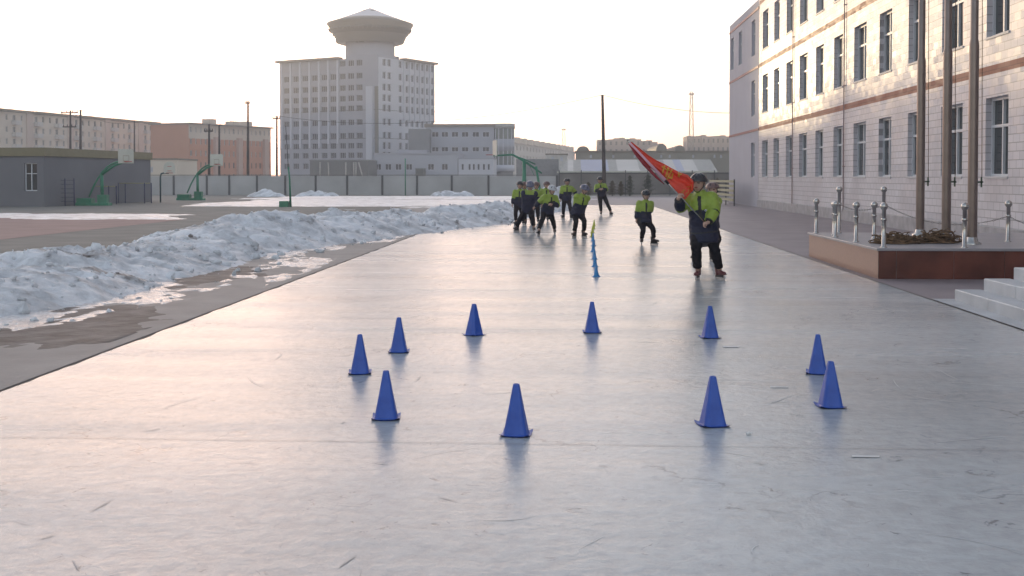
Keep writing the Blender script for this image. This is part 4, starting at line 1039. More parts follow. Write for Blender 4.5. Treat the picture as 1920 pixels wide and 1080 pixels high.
t, L, fl, bw = receding('white_terrace_block', 'white apartment terrace with dormers in the haze beside the round pavilion', 966, 1078, 400, 540, 13.3, M_bal, 22, 4)
m = MB()
m.add([(-.5, -.5, 13.303), (L + .5, -.5, 13.303), (L + .5, 14, 13.303), (-.5, 14, 13.303), (-.5, 6, 15.6), (L + .5, 6, 15.6)], [(0, 1, 5, 4), (2, 3, 4, 5), (0, 4, 3), (1, 2, 5)]); m.build('roof', M_pink, t)
for k in range(11):
    m = MB(); x = L * (k + .5) / 11; m.box(x - 1.6, x + 1.6, -.2, 3.5, 13.35, 15.5); m.build('dormer', M_ap1, t)
def arch_hall(pa, pc, top, Y, label):
    a, c = at(pa, 300, Y), at(pc, 300, Y); L = c.x - a.x; zt = at(0, top, Y).z; zb = at(0, 287, Y).z
    t = thing('arched_hall', label, 'hall', (a.x, Y, 0), 0, 'halls with arched roofs on the horizon')
    m = MB(); m.box(0, L, 0, 30, 0, zb); m.build('wall', M_smoke, t)
    m = MB(); n = 12; P = [(L / 2 - L / 2 * math.cos(math.pi * i / n), zb + (zt - zb) * math.sin(math.pi * i / n) ** .8 if 0 < i < n else zb) for i in range(n + 1)]
    m.add([(x, 0, z) for x, z in P] + [(x, 30, z) for x, z in P], [tuple(range(n + 1))] + [(i, i + 1, i + n + 2, i + n + 1) for i in range(n)] + [tuple(reversed(range(n + 1, 2 * n + 2)))]); m.build('arched_roof', mat('arched_roof_sheet', (.22, .20, .17), .7), t)
arch_hall(1081, 1105, 275.5, 230, 'arched roof hall just left of the thick wooden pole')
arch_hall(1230, 1251, 271, 230, 'arched roof hall behind the red flag')
arch_hall(1264, 1285, 274, 230, 'arched roof hall left of the pink flat block')
def skyline(pa, pc, Y, prof, label):
    a, c = at(pa, 300, Y), at(pc, 300, Y); t = thing('pink_apartment_block', label, 'apartment block', (a.x, Y, 0), 0, 'pinkish blocks fading into the horizon glow')
    m = MB(); q = MB(); n = len(prof); bw = (c.x - a.x) / n
    for i, p in enumerate(prof):
        h = at(0, p, Y).z; m.box(i * bw + .002, (i + 1) * bw - .002, -(i % 2) * .6, 14, 0, h)
        for z in np.arange(2, h - 1.5, 3.0): q.box(i * bw + bw * .3, i * bw + bw * .65, -(i % 2) * .6 - .06, -(i % 2) * .6 - .003, z, z + 1.4)
    m.build('wall', M_pink, t); o = q.build('windows', M_dglass, t); o['kind'] = 'stuff'
skyline(1120, 1243, 450, (264, 264, 263, 261, 260, 262, 261, 263, 266, 265, 268, 271), 'pinkish stepped apartment block on the horizon behind the red flag')
skyline(1288, 1369, 420, (257, 257.5, 257, 255.5, 258, 257.5, 257, 256, 258), 'pinkish flat topped block on the horizon beside the school wing')
def mast(px, top, Y, w_, label):
    p = at(px, 300, Y); t = thing('lattice_mast', label, 'lattice mast', (p.x, Y, 0), 0, 'lattice masts on the horizon'); zt = at(0, top, Y).z
    m = MB()
    for sx in (-1, 1):
        for sy in (-1, 1): m.loft([(sx * w_, sy * w_, 0), (sx * w_ * .35, sy * w_ * .35, zt)], .10, 4)
    n = 9
    for k in range(n):
        z0, z1 = zt * k / n, zt * (k + 1) / n; a, c = w_ * (1 - .65 * k / n), w_ * (1 - .65 * (k + 1) / n)
        m.loft([(-a, -a, z0), (c, -c, z1)], .06, 4); m.loft([(a, -a, z0), (-c, -c, z1)], .06, 4); m.loft([(-c, -c, z1), (c, -c, z1)], .06, 4)
    m.build('lattice', mat('mast_steel', (.42, .38, .33), .6), t)
    m = MB(); m.box(-w_ * .8, w_ * .8, -w_ * .5, w_ * .5, zt * .97, zt * .985); m.build('antenna_platform', M_pink, t)
mast(1296, 177, 420, 1.1, 'tall thin lattice mast above the pink flat block')
mast(1057, 243, 600, 1.5, 'short faint lattice mast above the white terrace')

# shrubs before the right fence
def shrub(px, Y, h, wd, m_, label, seed):
    rnd = random.Random(seed); x = at(px, 360, Y).x; t = thing('shrub', label, 'shrub', (x, Y, 0), 0, 'evergreen shrubs before the fence')
    st_ = MB(); st_.loft([(0, 0, 0), (.02, 0, h * .5), (0, 0, h * .9)], [.05, .03, .01], 6)
    for i in range(9):
        a = rnd.uniform(0, 6.28); z = h * rnd.uniform(.1, .7); st_.loft([(0, 0, z), (wd * .45 * math.cos(a), wd * .45 * math.sin(a), z + .3)], [.015, .005], 4)
    st_.build('stem', M_dark, t)
    m = MB()
    for i in range(1500):
        z = rnd.random() ** .8; rr = wd * .5 * (1 - z ** 1.6) ** .6 * (.75 + .35 * math.sin(5 * z * 6.28 + seed)) + .04; a = rnd.uniform(0, 6.28); r_ = rr * math.sqrt(rnd.random())
        r_ *= .8 + .4 * noise.noise(Vector((math.cos(a) * 2, math.sin(a) * 2, z * 5 + seed)))
        c = Vector((r_ * math.cos(a), r_ * math.sin(a), .06 + z * h)); s_ = rnd.uniform(.03, .06)
        d1_ = Vector((rnd.gauss(0, 1), rnd.gauss(0, 1), rnd.gauss(.6, 1))).normalized(); d2_ = d1_.orthogonal().normalized()
        m.add([c - d2_ * s_ * .4, c + d1_ * s_ * 1.3, c + d2_ * s_ * .4, c - d1_ * s_ * .3], [(0, 1, 2, 3)])
    m.build('foliage', m_, t)
shrub(1103, 102, 1.15, 1.0, M_brnleaf, 'thin brownish shrub left of the thick wooden pole', 1)
shrub(1148, 102, 1.25, 1.1, M_brnleaf, 'brown shrub just right of the thick wooden pole', 2)
shrub(1164, 102, 1.2, 1.0, M_brnleaf, 'brown shrub between the pole and the taller green one', 3)
shrub(1181, 101.5, 1.7, 1.1, M_leaf, 'pointed dark green shrub left of the girl skating alone', 4)
shrub(1215, 101, 1.8, 1.5, M_leaf, 'broad dark green shrub right behind the head of the lone child', 5)
shrub(1345, 101.5, 1.5, .9, M_brnleaf, 'dim shrub against the fence beside the school wing', 6)

# ------------------------------------------------------------------ evening haze
hz_ = MB(); hz_.box(-420, 420, -25, 760, -1, 60)
hm_ = bpy.data.materials.new('haze_air'); hm_.use_nodes = True; t_ = hm_.node_tree; t_.nodes.remove(t_.nodes['Principled BSDF'])
pv = t_.nodes.new('ShaderNodeVolumePrincipled'); pv.inputs['Density'].default_value = HAZE; pv.inputs['Color'].default_value = (.95, .94, .97, 1); pv.inputs['Anisotropy'].default_value = .35
t_.links.new(pv.outputs[0], t_.nodes['Material Output'].inputs['Volume'])
struct(hz_.build('haze', hm_), 'stuff')

# ------------------------------------------------------------------ people
def evaluated(mb, voxel, smooth=3):
    me = bpy.data.meshes.new('tmp'); me.from_pydata(mb.v, [], mb.f); me.update()
    o = bpy.data.objects.new('tmp', me); C.objects.link(o)
    r = o.modifiers.new('r', 'REMESH'); r.mode = 'VOXEL'; r.voxel_size = voxel; r.use_smooth_shade = True
    s_ = o.modifiers.new('s', 'SMOOTH'); s_.factor = .5; s_.iterations = smooth
    dg = bpy.context.evaluated_depsgraph_get(); dg.update()
    ev = o.evaluated_get(dg); em = bpy.data.meshes.new_from_object(ev)
    bpy.data.objects.remove(o); bpy.data.meshes.remove(me)
    return em
def centers(me):
    n = len(me.polygons); c = np.empty(n * 3); me.polygons.foreach_get('center', c); return c.reshape(-1, 3)
def segd(P, a, b_):
    a = np.array(a); b_ = np.array(b_); d = b_ - a; t = np.clip(((P - a) @ d) / (d @ d), 0, 1)
    return np.linalg.norm(P - (a + t[:, None] * d), axis=1), t
def ik(a, b_, l1, l2, pole):
    a = Vector(a); b_ = Vector(b_); d = b_ - a; L = d.length
    if L > (l1 + l2) * .999: b_ = a + d * ((l1 + l2) * .999 / L); d = b_ - a; L = d.length
    x = (l1 * l1 - l2 * l2 + L * L) / (2 * L); h = math.sqrt(max(0, l1 * l1 - x * x)); dn = d / L
    p = Vector(pole); p = p - dn * p.dot(dn); p = p.normalized() if p.length > 1e-6 else dn.orthogonal().normalized()
    return a + dn * x + p * h, b_
SK = {}
def skate_data(mt):
    if mt.name in SK: return SK[mt.name]
    m = MB()   # toe towards -y, origin at ground under the ankle
    m.loft([(0, .055, .20), (0, .05, .155), (0, .04, .125), (0, .02, .10), (0, -.02, .095)], [(.046, .052), (.042, .05), (.044, .055), (.046, .05), (.04, .02)], 12, xd=(1, 0, 0))
    m.loft([(0, .085, .115), (0, .06, .118), (0, 0, .116), (0, -.07, .108), (0, -.13, .102), (0, -.16, .098)], [(.022, .02), (.036, .034), (.038, .036), (.042, .03), (.036, .024), (.014, .012)], 12, xd=(1, 0, 0))
    m.box(-.036, .036, -.15, .09, .078, .088)
    bo = m.data('skate', mt)
    m = MB(); m.add([(s_, y_, z) for s_ in (-.014, .014) for (y_, z) in ((-.13, .035), (.10, .035), (.085, .079), (-.11, .079))], [(0, 1, 2, 3), (7, 6, 5, 4), (0, 4, 5, 1), (1, 5, 6, 2), (2, 6, 7, 3), (3, 7, 4, 0)]); frd = m.data('frame', M_blk)
    m = MB(); m.loft([(-.012, 0, 0), (-.008, 0, 0), (.008, 0, 0), (.012, 0, 0)], [.026, .037, .037, .026], 16, mi=0); m.T = None; wh_ = m.data('wheel', M_wheel)
    SK[mt.name] = (bo, frd, wh_); return SK[mt.name]

def hand(mb, w_, dirv, palmn, s, curl, side):
    """five fingers and a palm; w_: wrist, dirv: towards the fingertips, palmn: palm normal (fingers curl that way)"""
    d = Vector(dirv).normalized(); n = Vector(palmn); n = (n - d * n.dot(d)).normalized(); x = d.cross(n) * side
    w_ = Vector(w_)
    mb.cap(w_ - d * .01 * s, w_ + d * .05 * s, .020 * s, .028 * s, 10)
    mb.cap(w_ + d * .045 * s + x * .018 * s, w_ + d * .045 * s - x * .020 * s, .016 * s, .015 * s, 8)
    for i, (off, ln) in enumerate(((.026, .062), (.009, .070), (-.009, .065), (-.026, .050))):
        p = w_ + d * .058 * s + x * off * s; a = 0; L = ln * s; r = .0085 * s
        for k, (fr_, cu) in enumerate(((.45, curl * .9), (.32, curl * 1.1), (.23, curl * .8))):
            a += cu; dd = (d * math.cos(a) + n * math.sin(a)); q = p + dd * L * fr_; mb.cap(p, q, r, r * .9, 7); p = q; r *= .92
    p = w_ + d * .018 * s + x * .026 * s; q = p + (d * .5 + x * .6 + n * .35).normalized() * .032 * s; mb.cap(p, q, .0105 * s, .0095 * s, 7)
    q2 = q + (d * .75 - x * .1 + n * (.3 + curl * .5)).normalized() * .028 * s; mb.cap(q, q2, .0095 * s, .008 * s, 7)

def person(label, ht, feet, head, hip, yaw=0, hands=('back', 'back'), toes=(0, 0), head_yaw=None, head_pitch=0, style=None, helmet=M_helm, boot=M_boot, coat=0.0, girth=1.0, knee=.25, dh=0., dhead=-.05, emblem=False, vox=.0075):
    """feet: two photo pixels on the ice (left, right in the picture); head/hip: photo pixels of head centre and hip"""
    st_ = dict(arm=(('lime', 'navy'), ('lime', 'navy')), chest=.60, strip=True)
    if style: st_.update(style)
    f0, f1 = [gp(*p) for p in feet]; base = (f0 + f1) / 2; base.z = 0
    t = thing('person', label, 'person', base)
    s = (ht - .10) / 1.055                  # body height without skates
    s = s / 1.0
    Yb = base.y
    rel = lambda p: Vector(p) - base
    Hd = rel(at(head[0], head[1], Yb + dhead)); Hp = rel(at(hip[0], hip[1], Yb + dh))
    yw = R(yaw); Fw = Vector((math.sin(yw), -math.cos(yw), 0)); Rt = Vector((math.cos(yw), math.sin(yw), 0)); Up = Vector((0, 0, 1))
    hy = yw if head_yaw is None else R(head_yaw); HF = Vector((math.sin(hy), -math.cos(hy), 0)); HR = Vector((math.cos(hy), math.sin(hy), 0))
    sp = (Hd - Hp); 
    Nk = Hp + sp * .735 - Fw * .012 * s                   # base of the neck
    sd_ = (Nk - Hp).normalized()
    Sx = Rt - sd_ * Rt.dot(sd_); Sx.normalize()
    shz = Nk - sd_ * .035 * s
    sh = [shz - Sx * .116 * s, shz + Sx * .116 * s]; girth *= 1.08
    hj = [Hp - Rt * .052 * s, Hp + Rt * .052 * s]
    ank, kn = [], []
    for i, f_ in enumerate((f0, f1)):
        fp = rel(f_); ty = R(toes[i]); td = Vector((math.sin(ty), -math.cos(ty), 0))
        a = fp + Up * .17 - td * (-.0) ; 
        k_, a2 = ik(hj[i], a, .245 * s, .235 * s, td * .3 + Fw + Up * .02)
        kn.append(k_); ank.append(a)
    wr, el, hd_dir = [], [], []
    for i in (0, 1):
        sgn = -1 if i == 0 else 1
        h = hands[i]
        if h == 'back': tgt = Hp + sd_ * .10 * s - Fw * .11 * s + Sx * sgn * .03 * s; pole = Sx * sgn * 1.0 - Fw * .6 - Up * .2
        elif h == 'knee': tgt = kn[i] + Up * .06 * s + Fw * .05 * s; pole = Sx * sgn - Fw * .4
        elif h == 'side': tgt = Hp + Sx * sgn * .17 * s - Up * .02 * s + Fw * .03 * s; pole = Sx * sgn * .7 - Fw * .7
        elif h == 'swing': tgt = Hp + Sx * sgn * .26 * s + Up * .08 * s - Fw * .06 * s; pole = Sx * sgn - Fw * .8 - Up * .3
        elif h == 'chest': tgt = Hp + sd_ * .17 * s + Fw * .14 * s + Sx * sgn * .02 * s; pole = Sx * sgn * 1.0 - Up * .7
        else: tgt = rel(at(h[0], h[1], Yb + h[2])); pole = Sx * sgn * h[3] - Up * h[4] - Fw * .2
        e_, w_ = ik(sh[i], tgt, .165 * s, .150 * s, pole); el.append(e_); wr.append(w_)
    # ---- body: one continuous surface
    B = MB(); g = girth
    hs_ = s * .168                                             # head length, child proportions
    HM = Matrix((HR, -HF, Up)).transposed()                    # columns: right, back, up
    HMp = HM.to_4x4() @ Matrix.Rotation(R(head_pitch), 4, 'X')
    def hp(x, y, z): return Hd + (HMp @ Vector((x * hs_, y * hs_, z * hs_)))   # y negative is the face
    hx = (HMp @ Vector((1, 0, 0)))
    B.loft([hp(0, -.12, -.50), hp(0, -.11, -.47), hp(0, -.07, -.38), hp(0, -.04, -.25), hp(0, -.01, -.08), hp(0, 0, .10), hp(0, .02, .28), hp(0, .03, .40), hp(0, .03, .48), hp(0, .03, .50)],
           [(.05 * hs_, .05 * hs_), (.15 * hs_, .13 * hs_), (.25 * hs_, .26 * hs_), (.31 * hs_, .36 * hs_), (.355 * hs_, .43 * hs_), (.375 * hs_, .46 * hs_), (.36 * hs_, .45 * hs_), (.28 * hs_, .36 * hs_), (.14 * hs_, .2 * hs_), (.03 * hs_, .03 * hs_)], 18, xd=hx)
    B.loft([hp(0, -.43, .06), hp(0, -.47, -.04), hp(0, -.53, -.13), hp(0, -.46, -.17)], [(.035 * hs_, .03 * hs_), (.05 * hs_, .05 * hs_), (.075 * hs_, .06 * hs_), (.05 * hs_, .03 * hs_)], 8, xd=hx)
    for sg in (-1, 1): B.ell(hp(sg * .385, .04, -.04), .045 * hs_, .07 * hs_, .11 * hs_, 8, 6)
    B.cap(hp(-.08, -.36, -.27), hp(.08, -.36, -.27), .045 * hs_, .045 * hs_, 8)
    B.loft([Nk - sd_ * .03 * s, hp(0, .02, -.30)], [.042 * s, .036 * s], 12)
    tor = [(0, .085, .062), (.18, .088, .066), (.42, .084, .062), (.66, .098, .068), (.86, .100, .060), (1.0, .050, .045)]
    Lt = (Nk - Hp).length
    B.loft([Hp - sd_ * .05 * s] + [Hp + sd_ * Lt * a for a, _, _ in tor], [(.07 * s, .055 * s)] + [(rx * s, ry * s) for _, rx, ry in tor], 14, xd=Sx)
    for i in (0, 1):
        B.cap(sh[i], el[i], .036 * s, .028 * s); B.cap(el[i], wr[i], .028 * s, .019 * s)
        B.cap(hj[i], kn[i], .050 * s, .030 * s); B.cap(kn[i], ank[i], .030 * s, .024 * s)
        d = (wr[i] - el[i]).normalized()
        h = hands[i]
        if isinstance(h, tuple) and len(h) > 5: hand(B, wr[i], h[5], h[6], s / 1.35, .95, -1 if i == 0 else 1)
        else: hand(B, wr[i], d * .8 + Fw * .1, (Hp - wr[i]) if (Hp - wr[i]).length > .02 else Fw, s / 1.35, .45, -1 if i == 0 else 1)
    me = evaluated(B, vox, 2); me.materials.append(M_skin); me.materials.append(M_hair); me.materials.append(M_lip)
    cc = centers(me); mi = np.zeros(len(cc), dtype=np.int32)
    inv = HMp.inverted(); q = np.array([(inv @ Vector(c_ - np.array(Hd))) / hs_ for c_ in cc[np.linalg.norm(cc - np.array(Hd), axis=1) < hs_ * .8]])
    sel = np.where(np.linalg.norm(cc - np.array(Hd), axis=1) < hs_ * .8)[0]
    hair = (q[:, 2] > .27) | ((q[:, 1] > .02) & (q[:, 2] > -.30) & (np.abs(q[:, 0]) < .40)) | ((q[:, 2] > .17) & (q[:, 1] > -.3))
    eye = (np.abs(np.abs(q[:, 0]) - .155) < .062) & (np.abs(q[:, 2] - .0) < .030) & (q[:, 1] < -.2)
    brow = (np.abs(np.abs(q[:, 0]) - .16) < .085) & (np.abs(q[:, 2] - .10) < .018) & (q[:, 1] < -.2)
    mouth = (np.abs(q[:, 0]) < .10) & (np.abs(q[:, 2] + .27) < .028) & (q[:, 1] < -.2)
    mi[sel[hair | eye | brow]] = 1; mi[sel[mouth]] = 2
    me.polygons.foreach_set('material_index', mi); me.polygons.foreach_set('use_smooth', [True] * len(cc)); me.update()
    o = bpy.data.objects.new('body', me); C.objects.link(o); o.parent = t
    # ---- jacket
    J = MB(); ex = .014 * g
    J.loft([Hp + sd_ * Lt * a for a, _, _ in ((-.12 - coat * .1, 0, 0),) + tuple(tor[:-1])] + [Nk + sd_ * .02 * s, Nk + sd_ * .05 * s],
           [((.112 + coat * .01) * s * g, .088 * s * g)] + [((rx * 1.16 + ex) * s * g ** .8, (ry * 1.2 + ex) * s * g) for _, rx, ry in tor[:-1]] + [(.062 * s, .056 * s), (.052 * s, .048 * s)], 16, xd=Sx)
    if coat:
        mid = (kn[0] + kn[1]) / 2; dn = (mid - Hp).normalized(); dn = (dn - Up * .6).normalized(); Lc = coat * s
        J.loft([Hp + sd_ * .06 * s, Hp, Hp + dn * Lc * .5, Hp + dn * Lc, Hp + dn * (Lc + .012)], [(.115 * s * g, .09 * s * g), (.122 * s * g, .095 * s * g), (.122 * s * g, .10 * s * g), (.120 * s * g, .102 * s * g), (.112 * s * g, .095 * s * g)], 16, xd=Sx)
    for i in (0, 1):
        J.cap(sh[i], el[i], .053 * s * g, .046 * s * g, 12); d = (wr[i] - el[i]); J.loft([el[i] - d.normalized() * .03 * s, el[i], el[i] + d * .5, el[i] + d * .88, el[i] + d * .95], [.03 * s, .046 * s * g, .043 * s * g, .036 * s * g, .027 * s * g], 12)
        J.cap(shz, sh[i], .05 * s, .053 * s * g)
    me = evaluated(J, .012, 4); names = ['lime', 'navy', 'black']; mm = {'lime': M_lime, 'navy': M_navy, 'black': M_blk}
    for n_ in names: me.materials.append(mm[n_])
    cc = centers(me)
    ds, ts = segd(cc, Hp - sd_ * .3 * s, Nk); tt = ((cc - np.array(Hp)) @ np.array(sd_)) / Lt; lat = (cc - np.array(Hp)) @ np.array(Sx); fwd = (cc - np.array(Hp)) @ np.array(Fw)
    col = np.where(tt > st_['chest'], 0, 1)
    if st_['strip']: col[(np.abs(lat) < .017 * s) & (fwd > 0) & (tt > .3)] = 2
    col[(tt > .98) & (np.abs(lat) < .07 * s) & (ds < .08 * s)] = 0
    col[(tt < -.1) & (tt > -.14)] = 2
    db = ds - .085 * s
    for i in (0, 1):
        du, tu = segd(cc, sh[i], el[i]); dl_, tl = segd(cc, el[i], wr[i])
        up_ = (du - .045 * s < db) & (du <= dl_); lo_ = (dl_ - .045 * s < db) & (dl_ < du)
        ca, cb = [names.index(x) for x in st_['arm'][i]]
        col[up_] = ca; col[lo_] = cb
        col[lo_ & (tl < .10)] = 2; col[lo_ & (tl > .84)] = 2
    me.polygons.foreach_set('material_index', col.astype(np.int32)); me.polygons.foreach_set('use_smooth', [True] * len(cc))
    n = len(me.vertices); vv = np.empty(n * 3); me.vertices.foreach_get('co', vv); nn = np.empty(n * 3); me.vertices.foreach_get('normal', nn); vv = vv.reshape(-1, 3); nn = nn.reshape(-1, 3)
    dsp = np.array([noise.fractal(Vector((v_[0] * 9, v_[1] * 9, v_[2] * 17)) + base * 3, 1.0, 2.0, 3) for v_ in vv]) * .010
    me.vertices.foreach_set('co', (vv + nn * dsp[:, None]).ravel()); me.update()
    jk = bpy.data.objects.new('jacket', me); C.objects.link(jk); jk.parent = t
    if emblem:
        m = MB(); c = Hp + sd_ * Lt * .52 + Sx * .055 * s + Fw * (.092 * s * g + .008); m.T = Matrix.Translation(c) @ Matrix((Sx, sd_, -Fw * -1)).transposed().to_4x4()
        m.lathe([(.018, -.004), (.018, .004), (.001, .005)], 14); m.lathe([(.011, .006), (.001, .007)], 10, mi=1); m.build('emblem', [M_white, mat('emblem_blue', (.15, .22, .35), .5)], jk)
    # ---- trousers
    P = MB()
    P.loft([Hp + sd_ * .07 * s, Hp + sd_ * .02 * s, Hp - Up * .05 * s, Hp - Up * .09 * s], [(.09 * s, .07 * s), (.1 * s, .08 * s), (.095 * s, .08 * s), (.06 * s, .05 * s)], 14, xd=Rt)
    for i in (0, 1):
        P.loft([hj[i] + Up * .03 * s, hj[i], hj[i].lerp(kn[i], .5), kn[i], kn[i].lerp(ank[i], .4), kn[i].lerp(ank[i], .72), kn[i].lerp(ank[i], .88)], [.055 * s, .070 * s, .064 * s, .053 * s, .050 * s, .044 * s, .045 * s], 12)
        P.cap(hj[i], hj[i].lerp(kn[i], .3), .069 * s, .064 * s)
    me = evaluated(P, .012, 3); me.materials.append(M_black); me.polygons.foreach_set('use_smooth', [True] * len(me.polygons))
    n = len(me.vertices); vv = np.empty(n * 3); me.vertices.foreach_get('co', vv); nn = np.empty(n * 3); me.vertices.foreach_get('normal', nn); vv = vv.reshape(-1, 3); nn = nn.reshape(-1, 3)
    dsp = np.array([noise.fractal(Vector((v_[0] * 9, v_[1] * 9, v_[2] * 20)) + base, 1.0, 2.0, 3) for v_ in vv]) * .009
    me.vertices.foreach_set('co', (vv + nn * dsp[:, None]).ravel()); me.update()
    o = bpy.data.objects.new('trousers', me); C.objects.link(o); o.parent = t
    # ---- helmet with vents
    m = MB(); nU, nV = 36, 12; vs = []; fs = []
    for j in range(nV + 1):
        th = R(4) + (R(102) - R(4)) * j / nV
        for k in range(nU):
            a = 2 * math.pi * k / nU
            vent = (k % 6 in (2, 3)) and 3 <= j <= 8
            rr = (.93 if vent else 1.0) * (1.0 + .03 * (j == nV))
            x = .53 * math.sin(th) * math.cos(a) * rr; y_ = .64 * math.sin(th) * math.sin(a) * rr + .01; z = .47 * math.cos(th) * rr + .15
            if math.sin(a) < 0 and j > nV - 3: y_ -= .04; z += .05 * (-math.sin(a))
            vs.append(hp(x, y_, z))
    for j in range(nV):
        for k in range(nU): fs.append((j * nU + k, (j + 1) * nU + k, (j + 1) * nU + (k + 1) % nU, j * nU + (k + 1) % nU))
    fs.append(tuple(range(nU)))
    m.add(vs, fs, 0, True)
    for i_, f_ in enumerate(m.f[:-1]):
        j, k = divmod(i_, nU)
        if k % 6 in (2,) and 3 <= j < 8: m.m[i_] = 1
    # inner rim
    rim = [vs[nV * nU + k] for k in range(nU)]; inner = [p + (Hd - p) * .12 for p in rim]
    o_ = len(m.v); m.add(rim + inner, [(k, (k + 1) % nU, (k + 1) % nU + nU, k + nU) for k in range(nU)], 1, True)
    hm = m.build('helmet', [helmet, M_blk], t)
    m = MB()
    for sg in (-1, 1): m.loft([hp(sg * .43, -.10, .12), hp(sg * .36, -.16, -.22), hp(sg * .12, -.20, -.53), hp(0, -.2, -.56)], .0065, 5)
    m.build('chin_strap', M_blk, hm)
    # ---- skates
    bo, frd, whd = skate_data(boot)
    for i, f_ in enumerate((f0, f1)):
        fp = rel(f_); o = put(bo, 'skate', t, (fp.x, fp.y, .011), R(toes[i]))
        put(frd, 'frame', o, (0, 0, 0))
        for yy in (-.11, -.045, .02, .085): put(whd, 'wheel', o, (0, yy, .037))
    return t, dict(wr=[w_ + base for w_ in wr], base=base, s=s)

LD = (('lime', 'lime'), ('lime', 'lime')); NV = (('navy', 'navy'), ('navy', 'navy'))
# flag and its bearer
YP = 18.10
pole_a = at(1176, 262, YP - .0); pole_b = at(1325, 421, YP)
pd = (pole_b - pole_a).normalized()
pk, inf = person('tallest skater at the front right, holding the red flag across the chest', 1.73, [(1308, 526), (1349, 525)], (1310, 343), (1319, 427), yaw=-14,
    hands=((1272, 372, -.30, .3, 1.0, (.3, -.2, .6), (.7, .1, -.5)), (1328, 417, -.30, 1.0, .5, (-.8, -.1, -.3), (-.3, -.1, -.7))),
    toes=(-18, 28), head_yaw=-30, style=dict(arm=(('lime', 'navy'), ('lime', 'lime')), chest=.56), coat=.17, girth=1.12, boot=M_bootr, emblem=True, dhead=-.04, vox=.006)
fl_ = thing('flag', 'red flag with gold characters drooping from its long pole', 'flag', pole_a)
m = MB(); Lp = (pole_b - pole_a).length; m.loft([pd * 0, pd * Lp * .5, pd * Lp], [.010, .011, .012], 10); m.ell((0, 0, 0), .018, .018, .018); m.build('pole', M_steel, fl_)
def onp(px, py, dy=0): return at(px, py, YP + dy) - pole_a
m = MB(); m.loft([onp(1181, 268, -.01), onp(1247, 338, -.01)], [.014, .026], 10); m.build('pole_sleeve', M_sleeve, fl_)
m = MB(); m.loft([onp(1246, 337), onp(1254, 345)], .021, 10); m.build('dark_band', M_blk, fl_)
# cloth between the pole (lower edge) and the free edge
low = [(1180, 268), (1190, 282), (1203, 299), (1216, 312), (1230, 323), (1246, 339), (1258, 351), (1270, 363), (1279, 371), (1285, 374)]
up_ = [(1184, 266), (1199, 278), (1214, 290), (1229, 300), (1244, 307), (1259, 315), (1274, 323), (1290, 328), (1301, 340), (1300, 356)]
def interp(L_, t_):
    k = t_ * (len(L_) - 1); i = min(int(k), len(L_) - 2); f_ = k - i; return (L_[i][0] * (1 - f_) + L_[i + 1][0] * f_, L_[i][1] * (1 - f_) + L_[i + 1][1] * f_)
m = MB(); NU, NV_ = 50, 18; vs = []
def cloth(u, v):
    a, c = interp(low, u), interp(up_, u); px = a[0] + (c[0] - a[0]) * v; py = a[1] + (c[1] - a[1]) * v
    wv = (.030 * math.sin(v * 9.5 + u * 2) + .018 * math.sin(v * 17 - u * 5)) * min(1, u * 1.6) * (.3 + v) + .10 * v * u
    return onp(px, py, .03 + wv)
for i in range(NU + 1):
    for j in range(NV_ + 1): vs.append(cloth(i / NU, j / NV_))
fs = [(i * (NV_ + 1) + j, (i + 1) * (NV_ + 1) + j, (i + 1) * (NV_ + 1) + j + 1, i * (NV_ + 1) + j + 1) for i in range(NU) for j in range(NV_)]
m.add(vs, fs, 0, True)
cl = m.build('cloth', M_flag, fl_); sm_ = cl.modifiers.new('thick', 'SOLIDIFY'); sm_.thickness = .004
m = MB(); Pm = [(1180, 269), (1193, 287), (1210, 308), (1232, 331), (1247, 345)]
m.loft([onp(px - 1.5, py + .5, .01) for px, py in Pm], [.006, .022, .028, .022, .006], 8); m.build('rolled_cloth', mat('shaded_red_silk', (.26, .02, .03), .6), fl_)  # cloth wrapped below the pole, its shade put into the darker red
# gold strokes on the cloth (u along, v across), as the creased characters read in the photo
m = MB()
def stroke(P, w_, mi=0):
    n = len(P) - 1; L2 = []
    for k in range(n * 5 + 1):
        i = min(k // 5, n - 1); f_ = k / 5 - i; u = P[i][0] + (P[i + 1][0] - P[i][0]) * f_; v = P[i][1] + (P[i + 1][1] - P[i][1]) * f_; L2.append(cloth(u, v) + Vector((0, -.009, 0)))
    m.loft(L2, [(w_, .002)] * len(L2), 6, xd=(pd.x, 0, pd.z), mi=mi)
for P, w_ in (([(.47, .92), (.50, .30)], .013), ([(.52, .93), (.55, .25)], .013), ([(.45, .70), (.52, .72)], .010), ([(.53, .80), (.60, .74), (.62, .45), (.57, .30)], .012), ([(.53, .55), (.61, .50)], .010), ([(.57, .95), (.575, .12)], .010),
              ([(.655, .98), (.70, .70)], .011), ([(.70, .97), (.67, .72)], .009)): stroke(P, w_)
m.build('gold_lettering', M_gold, fl_)
m = MB()
for P, w_ in (([(.82, .15), (.86, .40)], .010), ([(.87, .12), (.83, .36)], .010), ([(.85, .55), (.90, .70)], .010), ([(.91, .25), (.94, .50), (.90, .55)], .010), ([(.88, .80), (.95, .78)], .010), ([(.92, .62), (.97, .80)], .009)): stroke(P, w_)
m.build('faded_lettering', mat('orange_print', (.60, .16, .03), .5), fl_)

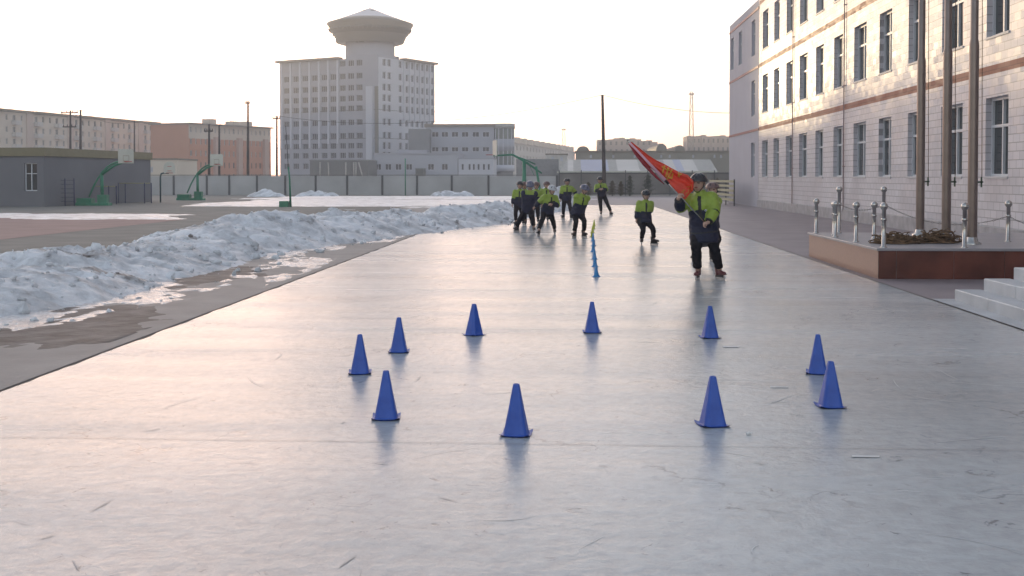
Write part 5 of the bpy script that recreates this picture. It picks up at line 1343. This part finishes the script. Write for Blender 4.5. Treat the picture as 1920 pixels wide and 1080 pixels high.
person('skater half hidden behind the flag bearer, lime patch on the coat hem', 1.52, [(1301, 492), (1336, 491)], (1336, 355), (1331, 420), yaw=30, hands=('side', 'back'), toes=(-20, 20), helmet=M_helmr, girth=1.12, coat=.05)
person('smallest skater, alone between the slalom markers and the flag bearer', 1.38, [(1203, 460), (1226, 460)], (1211, 366), (1208, 413), yaw=10, hands=('side', 'back'), toes=(-4, 40), head_yaw=15, style=dict(arm=(('lime', 'navy'), ('lime', 'lime')), chest=.50), girth=1.15, head_pitch=8, coat=.08)
person('skater leaning forward just left of the yellow slalom markers, arms behind', 1.48, [(1077, 446), (1095, 446)], (1096, 355), (1083, 400), yaw=18, hands=('back', 'back'), toes=(-25, 30), head_yaw=40, head_pitch=20, helmet=M_helmg, girth=1.18, dhead=-.12, dh=.08, coat=.06)
person('adult skater furthest back by the wooden pole, one leg pushed out sideways', 1.70, [(1127, 404.5), (1145.5, 404.5)], (1125, 338), (1128, 366), yaw=0, hands=('chest', 'chest'), toes=(-8, 30), girth=.95)
person('skater at the back of the group standing in front of the white snow heap', 1.60, [(1056, 410), (1071, 411)], (1063, 341), (1062, 374), yaw=5, hands=('side', 'swing'), toes=(-30, 20), girth=1.15)
person('skater in a white rimmed helmet with legs spread wide, nearest of the left group', 1.50, [(1010, 443), (1040, 440)], (1035, 356), (1026, 397), yaw=20, hands=('swing', 'chest'), toes=(-12, 8), head_yaw=45, head_pitch=18, helmet=M_helmw, girth=1.12, dhead=-.14, dh=.06, coat=.05)
person('skater in a grey helmet and all dark jacket, legs crossing wide in the left group', 1.56, [(969, 435), (1001, 436)], (994, 348), (990, 394), yaw=5, hands=('back', 'back'), toes=(-35, 10), head_pitch=28, helmet=M_helmg, style=dict(arm=NV, chest=.92, strip=False), girth=1.2, dhead=-.16, dh=.05)
person('skater at the far left edge of the group beside the snow bank', 1.52, [(967, 424), (981, 423)], (975, 347), (973, 386), yaw=0, hands=('side', 'back'), toes=(-20, 10), girth=1.05)
person('skater peering out between the far left one and the grey helmet', 1.50, [(985, 423), (996, 422)], (983, 348), (987, 386), yaw=5, hands=('side', 'side'), toes=(-10, 10), girth=1.05, helmet=M_helmr)
person('skater behind the right shoulder of the grey helmeted one', 1.52, [(999, 420), (1009, 419)], (1006, 348), (1004, 384), yaw=0, hands=('side', 'side'), toes=(-10, 10), girth=1.05, helmet=M_helmr)
person('skater looking over the white helmeted one in the left group', 1.55, [(1016, 416), (1027, 416)], (1025, 347), (1022, 380), yaw=8, hands=('side', 'side'), toes=(-10, 10), girth=1.08, helmet=M_helmr)
